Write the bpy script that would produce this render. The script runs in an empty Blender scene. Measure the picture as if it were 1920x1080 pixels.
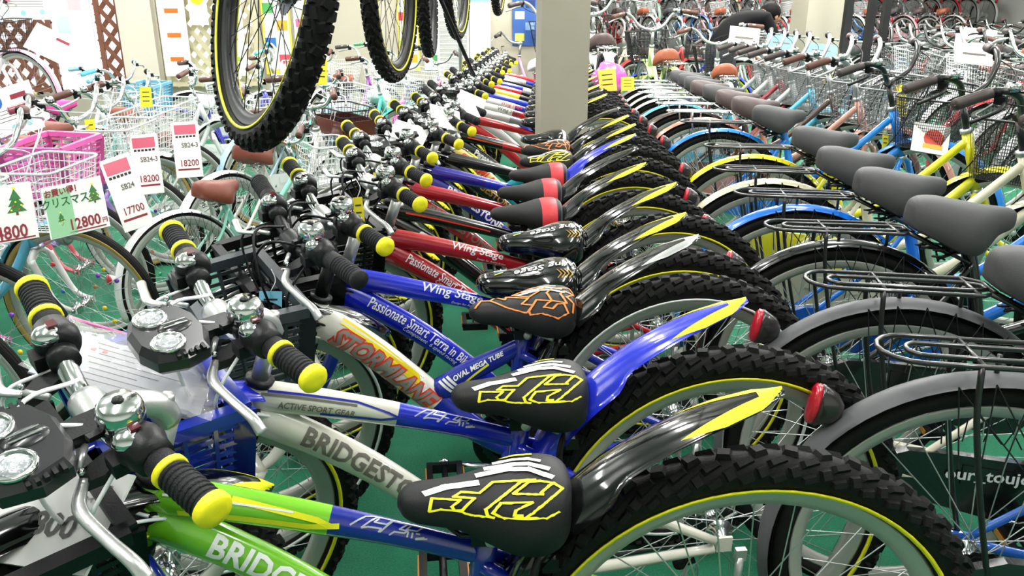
import bpy, bmesh, math, random
import numpy as np
from mathutils import Vector, Matrix, Euler
random.seed(7)
PI = math.pi
SC = bpy.context.scene
COL = SC.collection

# ------------------------------------------------------------------ camera
cd = bpy.data.cameras.new('camera'); cam = bpy.data.objects.new('camera', cd); COL.objects.link(cam)
cd.sensor_width = 36; cd.lens = 36 * 1493.2 / 1920; cd.clip_start = .02; cd.clip_end = 100
cam.location = (0, 0, 1.174); cam.rotation_euler = (PI / 2 - .3355, 0, -.0919)
SC.camera = cam
# ------------------------------------------------------------------ view, world, lights
SC.view_settings.view_transform = 'Standard'; SC.view_settings.look = 'None'
SC.view_settings.gamma = 1; SC.view_settings.use_curve_mapping = False
SC.view_settings.exposure = 0.42
SC.cycles.max_bounces = 5; SC.cycles.diffuse_bounces = 3; SC.cycles.glossy_bounces = 3; SC.cycles.transparent_max_bounces = 12
wd = bpy.data.worlds.new('world'); SC.world = wd; wd.use_nodes = True
wd.node_tree.nodes['Background'].inputs[0].default_value = (.93, .97, 1, 1)
wd.node_tree.nodes['Background'].inputs[1].default_value = 1.0

def area(name, loc, rot, sx, sy, power, col=(1, 1, 1)):
    l = bpy.data.lights.new(name, 'AREA'); l.shape = 'RECTANGLE'; l.size = sx; l.size_y = sy; l.energy = power; l.color = col
    o = bpy.data.objects.new(name, l); COL.objects.link(o); o.location = loc; o.rotation_euler = rot
    return o
CEIL = 3.3; LZ = 2.85
# fluorescent fixtures: (x, y) of each lamp, tubes run along y
LAMPS = [(x, y) for x in (-2.6, -.6, 1.4, 3.6, 6.2) for y in (.3, 2.6, 4.9, 7.4, 9.9, 12.8)]
for lx, ly in LAMPS:
    far = ly > 4
    if lx < 2 and ly > 8: continue
    pw = (30 if lx < 1 else 58) if far else 21
    area('ceiling_light_tube', (lx, ly, LZ - .12), (0, 0, 0), .16, 1.25, pw, (1, .985, .96))
    area('ceiling_fill_up', (lx, ly, LZ + .02), (PI, 0, 0), .16, 1.25, pw * .5, (1, .985, .96))  # added upward fill above each fixture, brightens the ceiling for neutral ambient light
# daylight through the window behind the lattice
area('window_daylight', (-5.6, 5.6, 1.7), (0, -PI / 2, 0), 1.8, 5.0, 70, (.92, .96, 1))

# ------------------------------------------------------------------ materials
def lin(c):
    return tuple((v / 12.92 if v <= .04045 else ((v + .055) / 1.055) ** 2.4) for v in c)
def hexc(h):
    h = h.lstrip('#'); return lin(tuple(int(h[i:i + 2], 16) / 255 for i in (0, 2, 4)))
MATS = {}
def mat(name, color, rough=.5, metal=0, coat=0, bump=0, bscale=200, var=0, vscale=12, emit=0, alpha=1, trans=0, spec=None):
    if name in MATS: return MATS[name]
    m = bpy.data.materials.new(name); m.use_nodes = True; nt = m.node_tree; b = nt.nodes['Principled BSDF']
    c = hexc(color) if isinstance(color, str) else color
    b.inputs['Base Color'].default_value = (*c, 1); b.inputs['Roughness'].default_value = rough
    b.inputs['Metallic'].default_value = metal; b.inputs['Coat Weight'].default_value = coat; b.inputs['Coat Roughness'].default_value = .06
    if spec is not None: b.inputs['Specular IOR Level'].default_value = spec
    if emit: b.inputs['Emission Color'].default_value = (*c, 1); b.inputs['Emission Strength'].default_value = emit
    if alpha < 1: b.inputs['Alpha'].default_value = alpha
    if trans: b.inputs['Transmission Weight'].default_value = trans
    if var or bump:
        tc = nt.nodes.new('ShaderNodeTexCoord')
    if var:
        n = nt.nodes.new('ShaderNodeTexNoise'); n.inputs['Scale'].default_value = vscale; n.inputs['Detail'].default_value = 4
        nt.links.new(tc.outputs['Object'], n.inputs['Vector'])
        r = nt.nodes.new('ShaderNodeMix'); r.data_type = 'RGBA'
        r.inputs[6].default_value = (*[x * (1 - var) for x in c], 1); r.inputs[7].default_value = (*[min(1, x * (1 + var)) for x in c], 1)
        nt.links.new(n.outputs['Fac'], r.inputs[0]); nt.links.new(r.outputs[2], b.inputs['Base Color'])
    if bump:
        n2 = nt.nodes.new('ShaderNodeTexNoise'); n2.inputs['Scale'].default_value = bscale; n2.inputs['Detail'].default_value = 3
        nt.links.new(tc.outputs['Object'], n2.inputs['Vector'])
        bp = nt.nodes.new('ShaderNodeBump'); bp.inputs['Strength'].default_value = bump; bp.inputs['Distance'].default_value = .002
        nt.links.new(n2.outputs['Fac'], bp.inputs['Height']); nt.links.new(bp.outputs['Normal'], b.inputs['Normal'])
    MATS[name] = m; return m
def paint(h): return mat('paint_' + h, h, .22, 0, .8, 0, 0, .03, 6)
BLK = mat('black_plastic', '#0c0d0f', .42, spec=.35, bump=.15, bscale=300, var=.15)
GBLK = mat('gloss_black', '#050507', .12, coat=1, var=.1)
RUB = mat('tyre_rubber', '#0f0e0e', .65, spec=.25, bump=.3, bscale=500, var=.15)
GUM = mat('gum_wall', '#a98f4a', .6, bump=.2, var=.1)
GREYRUB = mat('grey_tyre', '#8f938f', .6, bump=.2, var=.1)
WHRUB = mat('white_tyre', '#c9cbc8', .6, bump=.2, var=.1)
GRIP = mat('grip_rubber', '#18191b', .55, spec=.3, bump=.6, bscale=600, var=.15)
BRGRIP = mat('brown_grip', '#5d3a2f', .5, bump=.3, var=.15)
DKGRIP = mat('dark_brown_grip', '#403634', .5, bump=.3, var=.15)
YEL = mat('yellow_rubber', '#f4ea1c', .45, bump=.15, var=.04)
YPRT = mat('yellow_print', '#f2ee20', .5, var=.03)
OPRT = mat('orange_print', '#f08a3c', .5, var=.03)
WPRT = mat('white_print', '#f2f2f0', .45, var=.03)
GPRT = mat('grey_print', '#6d675e', .45, var=.05)
SPRT = mat('silver_print', '#b9bcc8', .35, metal=.3, var=.05)
RPRT = mat('red_print', '#e8402a', .45, var=.03)
DRPRT = mat('dark_red_print', '#8e2233', .6, var=.03)
KPRT = mat('black_print', '#26241f', .5, var=.03)
GOLD = mat('gold_print', '#b08a3e', .35, metal=.5, var=.05)
CHR = mat('chrome', '#d9dbdc', .12, metal=1, var=.03)
RIMM = mat('rim_alloy', '#b4b3ad', .4, metal=.35, bump=.05, bscale=400, var=.04)
ALU = mat('brushed_alloy', '#c3c4c3', .33, metal=.7, bump=.1, bscale=400, var=.05)
SPK = mat('spoke_steel', '#c8caca', .3, metal=.8, var=.05)
SPKB = mat('black_spoke', '#18181a', .3, metal=.3, var=.05)
STEEL = mat('dark_steel', '#4b4c4e', .35, metal=.9, var=.1)
RACKB = mat('black_painted_steel', '#1b1a1a', .3, coat=.4, var=.1)
SGREY = mat('grey_saddle_vinyl', '#3b3b3c', .6, bump=.35, bscale=900, var=.06)
SBLK = mat('matt_black_saddle', '#131416', .5, spec=.35, bump=.25, bscale=900, var=.1)
SGRY2 = mat('charcoal_saddle', '#58585a', .5, bump=.25, bscale=900, var=.1)
SRED = mat('red_saddle_vinyl', '#d2343c', .45, bump=.2, var=.05)
SBRN = mat('brown_saddle_vinyl', '#7c4030', .45, bump=.3, var=.1)
TANS = mat('tan_saddle_vinyl', '#9a5236', .45, bump=.3, var=.1)
DBRN = mat('dark_brown_saddle', '#4a3b39', .55, bump=.3, var=.1)
PINKS = mat('pink_saddle', '#e8409a', .4, var=.05)
REDL = mat('red_reflector', '#c4122c', .2, coat=1, bump=.5, bscale=250, var=.15)
SMOKE = mat('smoked_housing', '#2b2426', .25, coat=.5, var=.1)
CLRL = mat('clear_lens', '#a8acb0', .12, metal=.4, bump=.6, bscale=300, var=.1)
WPL = mat('white_plastic', '#e6e8ea', .35, var=.03)
WWIRE = mat('white_coated_wire', '#eceeee', .4, var=.03)
KWIRE = mat('black_coated_wire', '#1c1c1e', .4, var=.03)
GWIRE = mat('grey_coated_wire', '#8a8c8c', .35, metal=.4, var=.03)
CARD = mat('card_paper', '#f4f4f1', .6, var=.02)
YTAG = mat('yellow_tag', '#f0df28', .6, var=.03)
BTAG = mat('blue_tag', '#7cc3e0', .6, var=.03)
FOIL = mat('clear_plastic_bag', '#ffffff', .1, alpha=.16, coat=1, bump=.5, bscale=12)

# ------------------------------------------------------------------ mesh builder
def v3(p): return np.array(p, float)
def unit(a):
    n = np.linalg.norm(a); return a / n if n > 1e-12 else a
def crom(pts, n=6):
    """smooth curve through the points"""
    P = [v3(p) for p in pts]
    if len(P) < 3: return P
    P = [2 * P[0] - P[1]] + P + [2 * P[-1] - P[-2]]; out = []
    for i in range(1, len(P) - 2):
        for k in range(n):
            t = k / n; a, b, c, d = P[i - 1:i + 3]
            out.append(.5 * (2 * b + (c - a) * t + (2 * a - 5 * b + 4 * c - d) * t * t + (3 * b - a - 3 * c + d) * t ** 3))
    out.append(P[-2]); return out
class MB:
    def __init__(s): s.v = []; s.f = []; s.m = []; s.s = []
    def add(s, vs, fs, mi=0, smooth=True):
        o = len(s.v); s.v += [tuple(map(float, p)) for p in vs]
        for i, f in enumerate(fs):
            s.f.append([o + k for k in f]); s.m.append(mi if isinstance(mi, int) else mi[i]); s.s.append(smooth)
        return s
    def tube(s, pts, r, n=10, mi=0, closed=False, caps=True, oval=None, ref=None, flip=None):
        """sweep; r number or list; oval=(lateral factor, up factor) around ref as lateral direction; mi may be list per span"""
        P = [v3(p) for p in pts]; N = len(P)
        R = r if isinstance(r, (list, tuple)) else [r] * N
        if len(R) != N: R = list(np.interp(np.linspace(0, 1, N), np.linspace(0, 1, len(R)), R))
        T = []
        for i in range(N):
            a = P[i - 1] if (i > 0 or closed) else P[i]; b = P[(i + 1) % N] if (i < N - 1 or closed) else P[i]
            T.append(unit(b - a))
        if ref is None:
            x = v3((0, 0, 1)) if abs(T[0][2]) < .9 else v3((1, 0, 0)); X = unit(np.cross(T[0], x))
        else: X = unit(v3(ref) - T[0] * np.dot(T[0], v3(ref)))
        vs = []; ox, oy = oval or (1, 1)
        for i in range(N):
            X = unit(X - T[i] * np.dot(T[i], X)) if ref is None else unit(v3(ref) - T[i] * np.dot(T[i], v3(ref)))
            Y = np.cross(T[i], X)
            for k in range(n):
                a = 2 * PI * k / n; vs.append(P[i] + R[i] * (math.cos(a) * ox * X + math.sin(a) * oy * Y))
        fs = []; ms = []
        for i in range(N if closed else N - 1):
            j = (i + 1) % N
            for k in range(n):
                l = (k + 1) % n; fs.append((i * n + k, i * n + l, j * n + l, j * n + k)); ms.append(mi if isinstance(mi, int) else mi[min(i, len(mi) - 1)])
        if caps and not closed:
            fs.append(tuple(range(n))[::-1]); ms.append(ms[0]); fs.append(tuple((N - 1) * n + k for k in range(n))); ms.append(ms[-2])
        return s.add(vs, fs, ms)
    def lathe(s, prof, o=(0, 0, 0), ax=(0, 1, 0), n=16, mi=0, smooth=True, closedprof=False):
        """prof = [(radius, along)]"""
        A = unit(v3(ax)); x = v3((0, 0, 1)) if abs(A[2]) < .9 else v3((1, 0, 0)); X = unit(np.cross(A, x)); Y = np.cross(A, X); O = v3(o)
        vs = [O + A * h + r * (math.cos(2 * PI * k / n) * X + math.sin(2 * PI * k / n) * Y) for r, h in prof for k in range(n)]
        fs = []; ms = []; m = len(prof)
        for i in range(m if closedprof else m - 1):
            j = (i + 1) % m
            for k in range(n):
                l = (k + 1) % n; fs.append((i * n + k, i * n + l, j * n + l, j * n + k)); ms.append(mi if isinstance(mi, int) else mi[i])
        if not closedprof:
            if prof[0][0] > 1e-5: fs.append(tuple(range(n))[::-1]); ms.append(ms[0])
            if prof[-1][0] > 1e-5: fs.append(tuple((m - 1) * n + k for k in range(n))); ms.append(ms[-1])
        return s.add(vs, fs, ms, smooth)
    def box(s, c, sz, rot=None, mi=0, taper=1):
        vs = []
        for z in (-.5, .5):
            t = 1 if z < 0 else taper
            for x, y in ((-.5, -.5), (.5, -.5), (.5, .5), (-.5, .5)): vs.append((x * sz[0] * t, y * sz[1] * t, z * sz[2]))
        R = np.array(rot) if rot is not None else np.eye(3)
        vs = [R @ v3(p) + v3(c) for p in vs]
        return s.add(vs, [(0, 3, 2, 1), (4, 5, 6, 7), (0, 1, 5, 4), (1, 2, 6, 5), (2, 3, 7, 6), (3, 0, 4, 7)], mi, False)
    def bar(s, a, b, w, h, up=(0, 0, 1), mi=0):
        a, b = v3(a), v3(b); X = unit(b - a); Z = unit(v3(up) - X * np.dot(X, v3(up))); Y = np.cross(Z, X)
        return s.box((a + b) / 2, (np.linalg.norm(b - a), w, h), np.stack([X, Y, Z], 1), mi)
    def ball(s, c, r, n=12, m=8, mi=0, sc=(1, 1, 1)):
        vs = [v3(c) + v3(sc) * r * v3((math.sin(PI * i / m) * math.cos(2 * PI * k / n), math.sin(PI * i / m) * math.sin(2 * PI * k / n), math.cos(PI * i / m))) for i in range(m + 1) for k in range(n)]
        fs = [(i * n + k, (i + 1) * n + k, (i + 1) * n + (k + 1) % n, i * n + (k + 1) % n) for i in range(m) for k in range(n)]
        return s.add(vs, fs, mi)
    def prism(s, poly, t, fmap, mi=0):
        """poly 2D list, extruded by t along the third coordinate of fmap(x,y,z)"""
        n = len(poly); vs = [fmap(x, y, 0) for x, y in poly] + [fmap(x, y, t) for x, y in poly]
        fs = [tuple(range(n))[::-1], tuple(range(n, 2 * n))] + [(k, (k + 1) % n, n + (k + 1) % n, n + k) for k in range(n)]
        return s.add(vs, fs, mi, False)
    def shell(s, grid, t, mif=None, smooth=True):
        """grid of points [i][j] thickened by t along the normal; mif(i,j)"""
        G = np.array(grid, float); a, b = G.shape[:2]
        du = np.gradient(G, axis=0); dv = np.gradient(G, axis=1); Nn = np.cross(du, dv); Nn /= (np.linalg.norm(Nn, axis=2, keepdims=True) + 1e-12)
        H = G + Nn * t; vs = list(G.reshape(-1, 3)) + list(H.reshape(-1, 3)); o = a * b; fs = []; ms = []
        for i in range(a - 1):
            for j in range(b - 1):
                m = mif(i, j) if mif else 0; q = (i * b + j, i * b + j + 1, (i + 1) * b + j + 1, (i + 1) * b + j)
                fs += [q[::-1], tuple(o + k for k in q)]; ms += [m, m]
        for i in range(a - 1):
            for j, fl in ((0, 0), (b - 1, 1)):
                q = (i * b + j, (i + 1) * b + j, o + (i + 1) * b + j, o + i * b + j); fs.append(q if not fl else q[::-1]); ms.append(mif(i, min(j, b - 2)) if mif else 0)
        for j in range(b - 1):
            for i, fl in ((0, 1), (a - 1, 0)):
                q = (i * b + j, i * b + j + 1, o + i * b + j + 1, o + i * b + j)[::-1]; fs.append(q if not fl else q[::-1]); ms.append(mif(min(i, a - 2), j) if mif else 0)
        return s.add(vs, fs, ms, smooth)
    def mesh(s, name, nm=1):
        me = bpy.data.meshes.new(name); me.from_pydata(s.v, [], s.f)
        me.polygons.foreach_set('material_index', s.m); me.polygons.foreach_set('use_smooth', s.s)
        for _ in range(max(max(s.m) + 1 if s.m else 1, nm)): me.materials.append(None)
        me.update(); return me
CACHE = {}
def part(name, key, fn, mats, parent, M=None, label=None):
    """one object; the mesh of a key is built once and shared, materials sit on the object"""
    if key is None: me = fn().mesh(name, len(mats))
    else:
        if key not in CACHE: CACHE[key] = fn().mesh(name, len(mats))
        me = CACHE[key]
    o = bpy.data.objects.new(name, me); COL.objects.link(o)
    if parent is not None: o.parent = parent
    if M is not None: o.matrix_local = M
    for i, sl in enumerate(o.material_slots):
        if i < len(mats): sl.link = 'OBJECT'; sl.material = mats[i]
    if label: o['label'] = label
    return o
def empty(name, label=None, cat=None, group=None, kind=None, M=None):
    o = bpy.data.objects.new(name, None); COL.objects.link(o); o.empty_display_size = .1
    if label: o['label'] = label
    if cat: o['category'] = cat
    if group: o['group'] = group
    if kind: o['kind'] = kind
    if M is not None: o.matrix_world = M
    return o
def tag(o, label=None, cat=None, group=None, kind=None):
    for k, v in (('label', label), ('category', cat), ('group', group), ('kind', kind)):
        if v: o[k] = v
    return o

# ------------------------------------------------------------------ lettering mapped onto surfaces
TXT = {}
def text2d(t, size=.03, offset=0, shear=0, xs=1, cut=.008, spacing=1, cutx=0):
    """flat glyph mesh, baseline at y=0, centred vertically, sliced so that it can bend; returns (verts2d, faces, width)"""
    k = (t, size, offset, shear, xs, cut, spacing, cutx)
    if k in TXT: return TXT[k]
    c = bpy.data.curves.new('lettering', 'FONT'); c.body = t; c.size = size; c.offset = offset * size; c.shear = shear; c.resolution_u = 2; c.space_character = spacing
    o = bpy.data.objects.new('lettering', c); COL.objects.link(o)
    me = o.evaluated_get(bpy.context.evaluated_depsgraph_get()).to_mesh()
    bm = bmesh.new(); bm.from_mesh(me)
    ys = [v.co.y for v in bm.verts]; xs_ = [v.co.x for v in bm.verts]
    if ys and cut:
        y = min(ys) + cut
        while y < max(ys):
            bmesh.ops.bisect_plane(bm, geom=bm.verts[:] + bm.edges[:] + bm.faces[:], plane_co=(0, y, 0), plane_no=(0, 1, 0)); y += cut
    if cutx:
        x = min(xs_) + cutx
        while x < max(xs_):
            bmesh.ops.bisect_plane(bm, geom=bm.verts[:] + bm.edges[:] + bm.faces[:], plane_co=(x, 0, 0), plane_no=(1, 0, 0)); x += cutx
    bm.verts.index_update()
    x0, x1, y0, y1 = (min(xs_), max(xs_), min(ys), max(ys)) if ys else (0, 0, 0, 0)
    V = [((v.co.x - x0) * xs, v.co.y - (y0 + y1) / 2) for v in bm.verts]; F = [[v.index for v in f.verts] for f in bm.faces]
    bm.free(); o.to_mesh_clear(); bpy.data.objects.remove(o); bpy.data.curves.remove(c)
    TXT[k] = (V, F, (x1 - x0) * xs); return TXT[k]
def ribbon2d(line, w, step=.006):
    """a stroke of width w along a polyline, in small quads"""
    V = []; F = []
    P = []
    for a, b in zip(line[:-1], line[1:]):
        a = np.array(a, float); b = np.array(b, float); n = max(1, int(np.linalg.norm(b - a) / step))
        P.append([a + (b - a) * k / n for k in range(n + 1)])
    for seg in P:
        d = unit(seg[-1] - seg[0]); nn = np.array([-d[1], d[0]]) * w / 2; e = d * w * .35
        q = [seg[0] - e] + seg[1:-1] + [seg[-1] + e]; o = len(V)
        for p in q: V += [tuple(p + nn), tuple(p - nn)]
        F += [[o + 2 * k, o + 2 * k + 1, o + 2 * k + 3, o + 2 * k + 2] for k in range(len(q) - 1)]
    return V, F
def deco(name, items, fmap, mats, parent, M=None, key=None, label=None):
    """items [(V2, F, dx, dy, mi, lift)] mapped by fmap(x,y,lift) to 3D"""
    def fn():
        b = MB()
        for V, F, dx, dy, mi, lift in items: b.add([fmap(x + dx, y + dy, lift) for x, y in V], F, mi, False)
        return b
    return part(name, key, fn, mats, parent, M, label)
TUBES = {'top': ([(.742, .628), (.66, .612), (.56, .588), (.45, .558), (.345, .524)], [.027, .024, .0215, .0175, .016], .75),
         'down': ([(.752, .598), (.66, .545), (.575, .486), (.48, .405), (.40, .33), (.36, .285)], [.03, .027, .026, .024, .021, .02], .75),
         'fat': ([(.748, .612), (.65, .54), (.56, .455), (.48, .375), (.40, .31), (.36, .285)], [.034, .032, .031, .029, .025, .022], .72),
         'strut': ([(.515, .435), (.45, .475), (.40, .50), (.345, .528)], [.026, .024, .021, .018], .75)}
def path_map(key, phi0=.3):
    pts, rs, k = TUBES[key]; P = np.array(crom([(p[0], 0, p[1]) for p in pts], 8)); N = len(P)
    R = np.interp(np.linspace(0, 1, N), np.linspace(0, 1, len(rs)), rs); S = np.concatenate([[0], np.cumsum(np.linalg.norm(np.diff(P, axis=0), axis=1))])
    T = np.gradient(P, axis=0); T /= np.linalg.norm(T, axis=1, keepdims=True); L = v3((0, 1, 0)); rm = float(np.mean(R))
    def f(x, y, l):
        c = v3([np.interp(x, S, P[:, i]) for i in range(3)]); t = unit(v3([np.interp(x, S, T[:, i]) for i in range(3)])); r = float(np.interp(x, S, R))
        U = np.cross(L, t); U = U if U[2] > 0 else -U; ph = phi0 + y / (rm * .9)
        return c + (r * k + l) * math.cos(ph) * L + (r + l) * math.sin(ph) * U
    return f
def tube_map(p0, p1, rw, rh, phi0=.35):
    p0, p1 = v3(p0), v3(p1); A = unit(p1 - p0); L = v3((0, 1, 0)); U = unit(np.cross(L, A)); U = U if U[2] > 0 else -U
    def f(x, y, l):
        ph = phi0 + y / rh
        return p0 + A * x + (rw + l) * math.cos(ph) * L + (rh + l) * math.sin(ph) * U
    return f

# ------------------------------------------------------------------ wheels (axle along local y, centre at the origin)
def knob_tyre(seed=0):
    b = MB(); Rc, rt = .3035, .0265; n = 72; m = 14
    vs = []
    for i in range(n):
        a = 2 * PI * i / n
        for k in range(m):
            t = 2 * PI * k / m; r = Rc + rt * math.cos(t); vs.append((r * math.cos(a), rt * .95 * math.sin(t), r * math.sin(a)))
    b.add(vs, [(i * m + k, i * m + (k + 1) % m, ((i + 1) % n) * m + (k + 1) % m, ((i + 1) % n) * m + k) for i in range(n) for k in range(m)])
    for q in range(50):
        a = 2 * PI * (q + .5) / 50
        for t, w, l, off in ((0, .017, .020, 0), (.62, .010, .026, .5), (-.62, .010, .026, .5), (1.08, .015, .014, 0), (-1.08, .015, .014, 0), (1.36, .010, .020, .5), (-1.36, .010, .020, .5)):
            aa = a + off * 2 * PI / 50; N = v3((math.cos(t) * math.cos(aa), math.sin(t), math.cos(t) * math.sin(aa))); T = v3((-math.sin(aa), 0, math.cos(aa))); W = np.cross(N, T)
            c = v3(((Rc + rt * math.cos(t)) * math.cos(aa), rt * .95 * math.sin(t), (Rc + rt * math.cos(t)) * math.sin(aa))) + N * .0018
            tw = .35 * (1 if t > 0 else -1 if t < 0 else (1 if q % 2 else -1)); T2 = T * math.cos(tw) + W * math.sin(tw); W2 = np.cross(N, T2)
            b.box(c, (l, w, .007), np.stack([T2, W2, N], 1), 0, .75)
    return b
def torus(Rc, rt, n=72, m=12, sy=1, y0=0, b=None):
    b = b or MB(); vs = []
    for i in range(n):
        a = 2 * PI * i / n
        for k in range(m):
            t = 2 * PI * k / m; r = Rc + rt * math.cos(t); vs.append((r * math.cos(a), y0 + rt * sy * math.sin(t), r * math.sin(a)))
    return b.add(vs, [(i * m + k, i * m + (k + 1) % m, ((i + 1) % n) * m + (k + 1) % m, ((i + 1) % n) * m + k) for i in range(n) for k in range(m)])
def stripe():
    b = MB()
    for s in (-1, 1):
        b.lathe([(.2865, s * .0212), (.2905, s * .0232), (.2915, s * .0262), (.2855, s * .0242)], n=72, closedprof=True)
    return b
def city_tyre():
    b = torus(.302, .018, 72, 12)
    for s in (-.6, -.2, .2, .6):   # tread ribs
        torus(.302 + .018 * math.cos(s) - .0006, .0016, 72, 4, 1, .018 * math.sin(s), b)
    return b
def sidewall(r0=.286, r1=.306):
    b = MB()
    for s in (-1, 1): b.lathe([(r0, s * .0105), (r0 + .006, s * .0165), (r1 - .004, s * .0188), (r1, s * .0182), (r1 - .004, s * .0162), (r0, s * .009)], n=64, closedprof=True)
    return b
def rim(R=.283, d=.024, w=.013):
    return MB().lathe([(R, w), (R - .004, w * .98), (R - d * .55, w * .8), (R - d, w * .4), (R - d, -w * .4), (R - d * .55, -w * .8), (R - .004, -w * .98), (R, -w), (R - .006, -w * .8), (R - .006, w * .8)], n=72, closedprof=True)
def spokes(R=.262, n=32, r=.0011):
    b = MB()
    for k in range(n):
        s = 1 if k % 2 else -1; a = 2 * PI * k / n; h = a + (1.1 if (k // 2) % 2 else -1.1)
        b.tube([(.022 * math.cos(h), s * .028, .022 * math.sin(h)), (R * math.cos(a), s * .003, R * math.sin(a))], r, 4, caps=False)
    return b
def hub(g=0):
    b = MB().lathe([(.006, -.062), (.006, -.05), (.012, -.046), (.014, -.034), (.024, -.031), (.024, -.027), (.013, -.024), (.011, 0), (.013, .024), (.024, .027), (.024, .031), (.014, .034), (.012, .046), (.006, .05), (.006, .062)], n=16)
    b.lathe([(.011, -.058), (.011, -.052)], n=6, smooth=False); b.lathe([(.011, .052), (.011, .058)], n=6, smooth=False)
    return b
def cassette():
    b = MB()
    for i, r in enumerate((.048, .042, .036, .031, .026, .022)):
        y = -.036 - i * .0035; pr = []
        for q in range(int(r * 900)):
            pr.append((r if q % 2 else r * .93, q))
        n = len(pr); vs = []
        for yy in (y, y - .0016): vs += [(pr[k][0] * math.cos(2 * PI * k / n), yy, pr[k][0] * math.sin(2 * PI * k / n)) for k in range(n)]
        b.add(vs, [tuple(range(n)), tuple(range(n, 2 * n))[::-1]] + [(k, n + k, n + (k + 1) % n, (k + 1) % n) for k in range(n)], 0, False)
    return b
def wheel(name, root, M, kind, ring=YEL, rimm=ALU, spk=SPK, gears=False, beads=0, tyrem=None, lite=False):
    w = part(name, 'hub', hub, [CHR if kind != 'hang' else BLK], root, M)
    if kind in ('knob', 'hang'):
        part('tyre', 'knobt', knob_tyre, [RUB], w)
        if ring: part('sidewall_stripe', 'stripe', stripe, [ring], w, label='coloured stripe on the tyre wall')
        part('rim', 'rimj', lambda: rim(.283, .026, .015), [rimm], w)
    else:
        part('tyre', 'cityt', city_tyre, [tyrem or RUB], w)
        if ring: part('sidewall', 'cityw', sidewall, [ring], w)
        part('rim', 'rimc', lambda: rim(.287, .022, .011), [rimm], w)
    part('spokes', 'spokes', spokes, [spk], w)
    if gears: part('cassette', 'cass', cassette, [STEEL], w)
    if beads:
        bc = ['#f0d020', '#8030c0', '#e03040', '#20a060', '#3060d0', '#f08030']
        for k in range(beads):
            a = 2 * PI * (k * 5 % 32) / 32; r = .1 + .1 * ((k * 7) % 5) / 5; s = 1 if (k * 5 % 32) % 2 else -1
            part('spoke_bead', 'bead', lambda: MB().lathe([(.004, -.006), (.009, -.003), (.009, .003), (.004, .006)], n=8), [paint(bc[k % 6])], w, Matrix.Translation((r * math.cos(a), s * .016, r * math.sin(a))))
    return w

# ------------------------------------------------------------------ saddles
def sad_fn(kind):
    if kind == 'junior':   # u from tail, half width, top, bottom
        S = [(-.106, .018, .628, .602), (-.101, .046, .641, .590), (-.086, .065, .649, .580), (-.06, .073, .650, .576), (-.03, .068, .646, .578), (0, .053, .638, .584), (.03, .038, .632, .590), (.06, .031, .629, .592), (.083, .028, .627, .595), (.098, .021, .622, .600), (.106, .008, .613, .606)]
        q = 2.6
    else:
        S = [(-.118, .02, .742, .712), (-.112, .045, .756, .70), (-.095, .064, .765, .69), (-.06, .082, .766, .674), (-.02, .095, .76, .655), (.015, .09, .754, .65), (.045, .066, .749, .665), (.07, .045, .747, .688), (.095, .034, .745, .698), (.109, .025, .741, .706), (.118, .01, .734, .716)]
        q = 2.6
    A = np.array(S)
    uu = []
    for i in range(len(S) - 1):
        for k in range(3): uu.append(S[i][0] + (S[i + 1][0] - S[i][0]) * k / 3)
    uu.append(S[-1][0])
    P = crom([(s[0], s[1], s[2]) for s in S], 3); Q = crom([(s[0], s[3], 0) for s in S], 3)
    U = np.array([p[0] for p in P]); Wd = np.array([max(.003, p[1]) for p in P]); Zt = np.array([p[2] for p in P]); Zb = np.array([p[1] for p in Q])
    def surf(u, w, lift=0):
        hw = np.interp(u, U, Wd) ; zt = np.interp(u, U, Zt); zb = np.interp(u, U, Zb)
        t = min(.985, abs(w) / hw); z = zb + (zt - zb) * (1 - t ** q) ** (1 / q)
        e = (1 + lift / .03)
        return (u, w * (1 + lift / max(hw, .02)) if abs(w) < hw else math.copysign(hw * .985 + lift, w), z + lift)
    def mesh(mif=None):
        n = 24; b = MB(); vs = []
        for i in range(len(U)):
            for k in range(n):
                a = 2 * PI * k / n; c, s_ = math.cos(a), math.sin(a)
                y = Wd[i] * math.copysign(abs(c) ** (2 / q), c)
                z = Zb[i] + (Zt[i] - Zb[i]) * abs(s_) ** (2 / q) if s_ >= 0 else Zb[i] + .006 * s_
                vs.append((U[i], y, z))
        fs = []; ms = []
        for i in range(len(U) - 1):
            for k in range(n):
                fs.append((i * n + k, (i + 1) * n + k, (i + 1) * n + (k + 1) % n, i * n + (k + 1) % n)); ms.append(mif((U[i] + U[i + 1]) / 2, k / n) if mif else 0)
        fs.append(tuple(range(n))); ms.append(0); fs.append(tuple((len(U) - 1) * n + k for k in range(n))[::-1]); ms.append(0)
        return b.add(vs, fs, ms)
    return mesh, surf
JM, JS = sad_fn('junior'); CM, CS = sad_fn('city')
SY = [[(.408, .083), (.405, .056), (.371, .061), (.381, .074), (.378, .082), (.369, .082), (.354, .058), (.379, .054), (.37, .045), (.348, .048), (.332, .027), (.282, .024), (.299, .028), (.341, .081), (.339, .093), (.332, .098), (.353, .093), (.373, .084), (.394, .079), (.408, .083)],
      [(.308, .051), (.29, .029), (.276, .027), (.26, .032), (.25, .043), (.289, .093), (.296, .101)], [(.308, .051), (.274, .054)], [(.276, .051), (.266, .037), (.26, .033)],
      [(.333, .089), (.323, .069), (.287, .069), (.306, .084), (.308, .094), (.299, .094)], [(.333, .089), (.319, .099), (.271, .101), (.256, .089)]]
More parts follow.
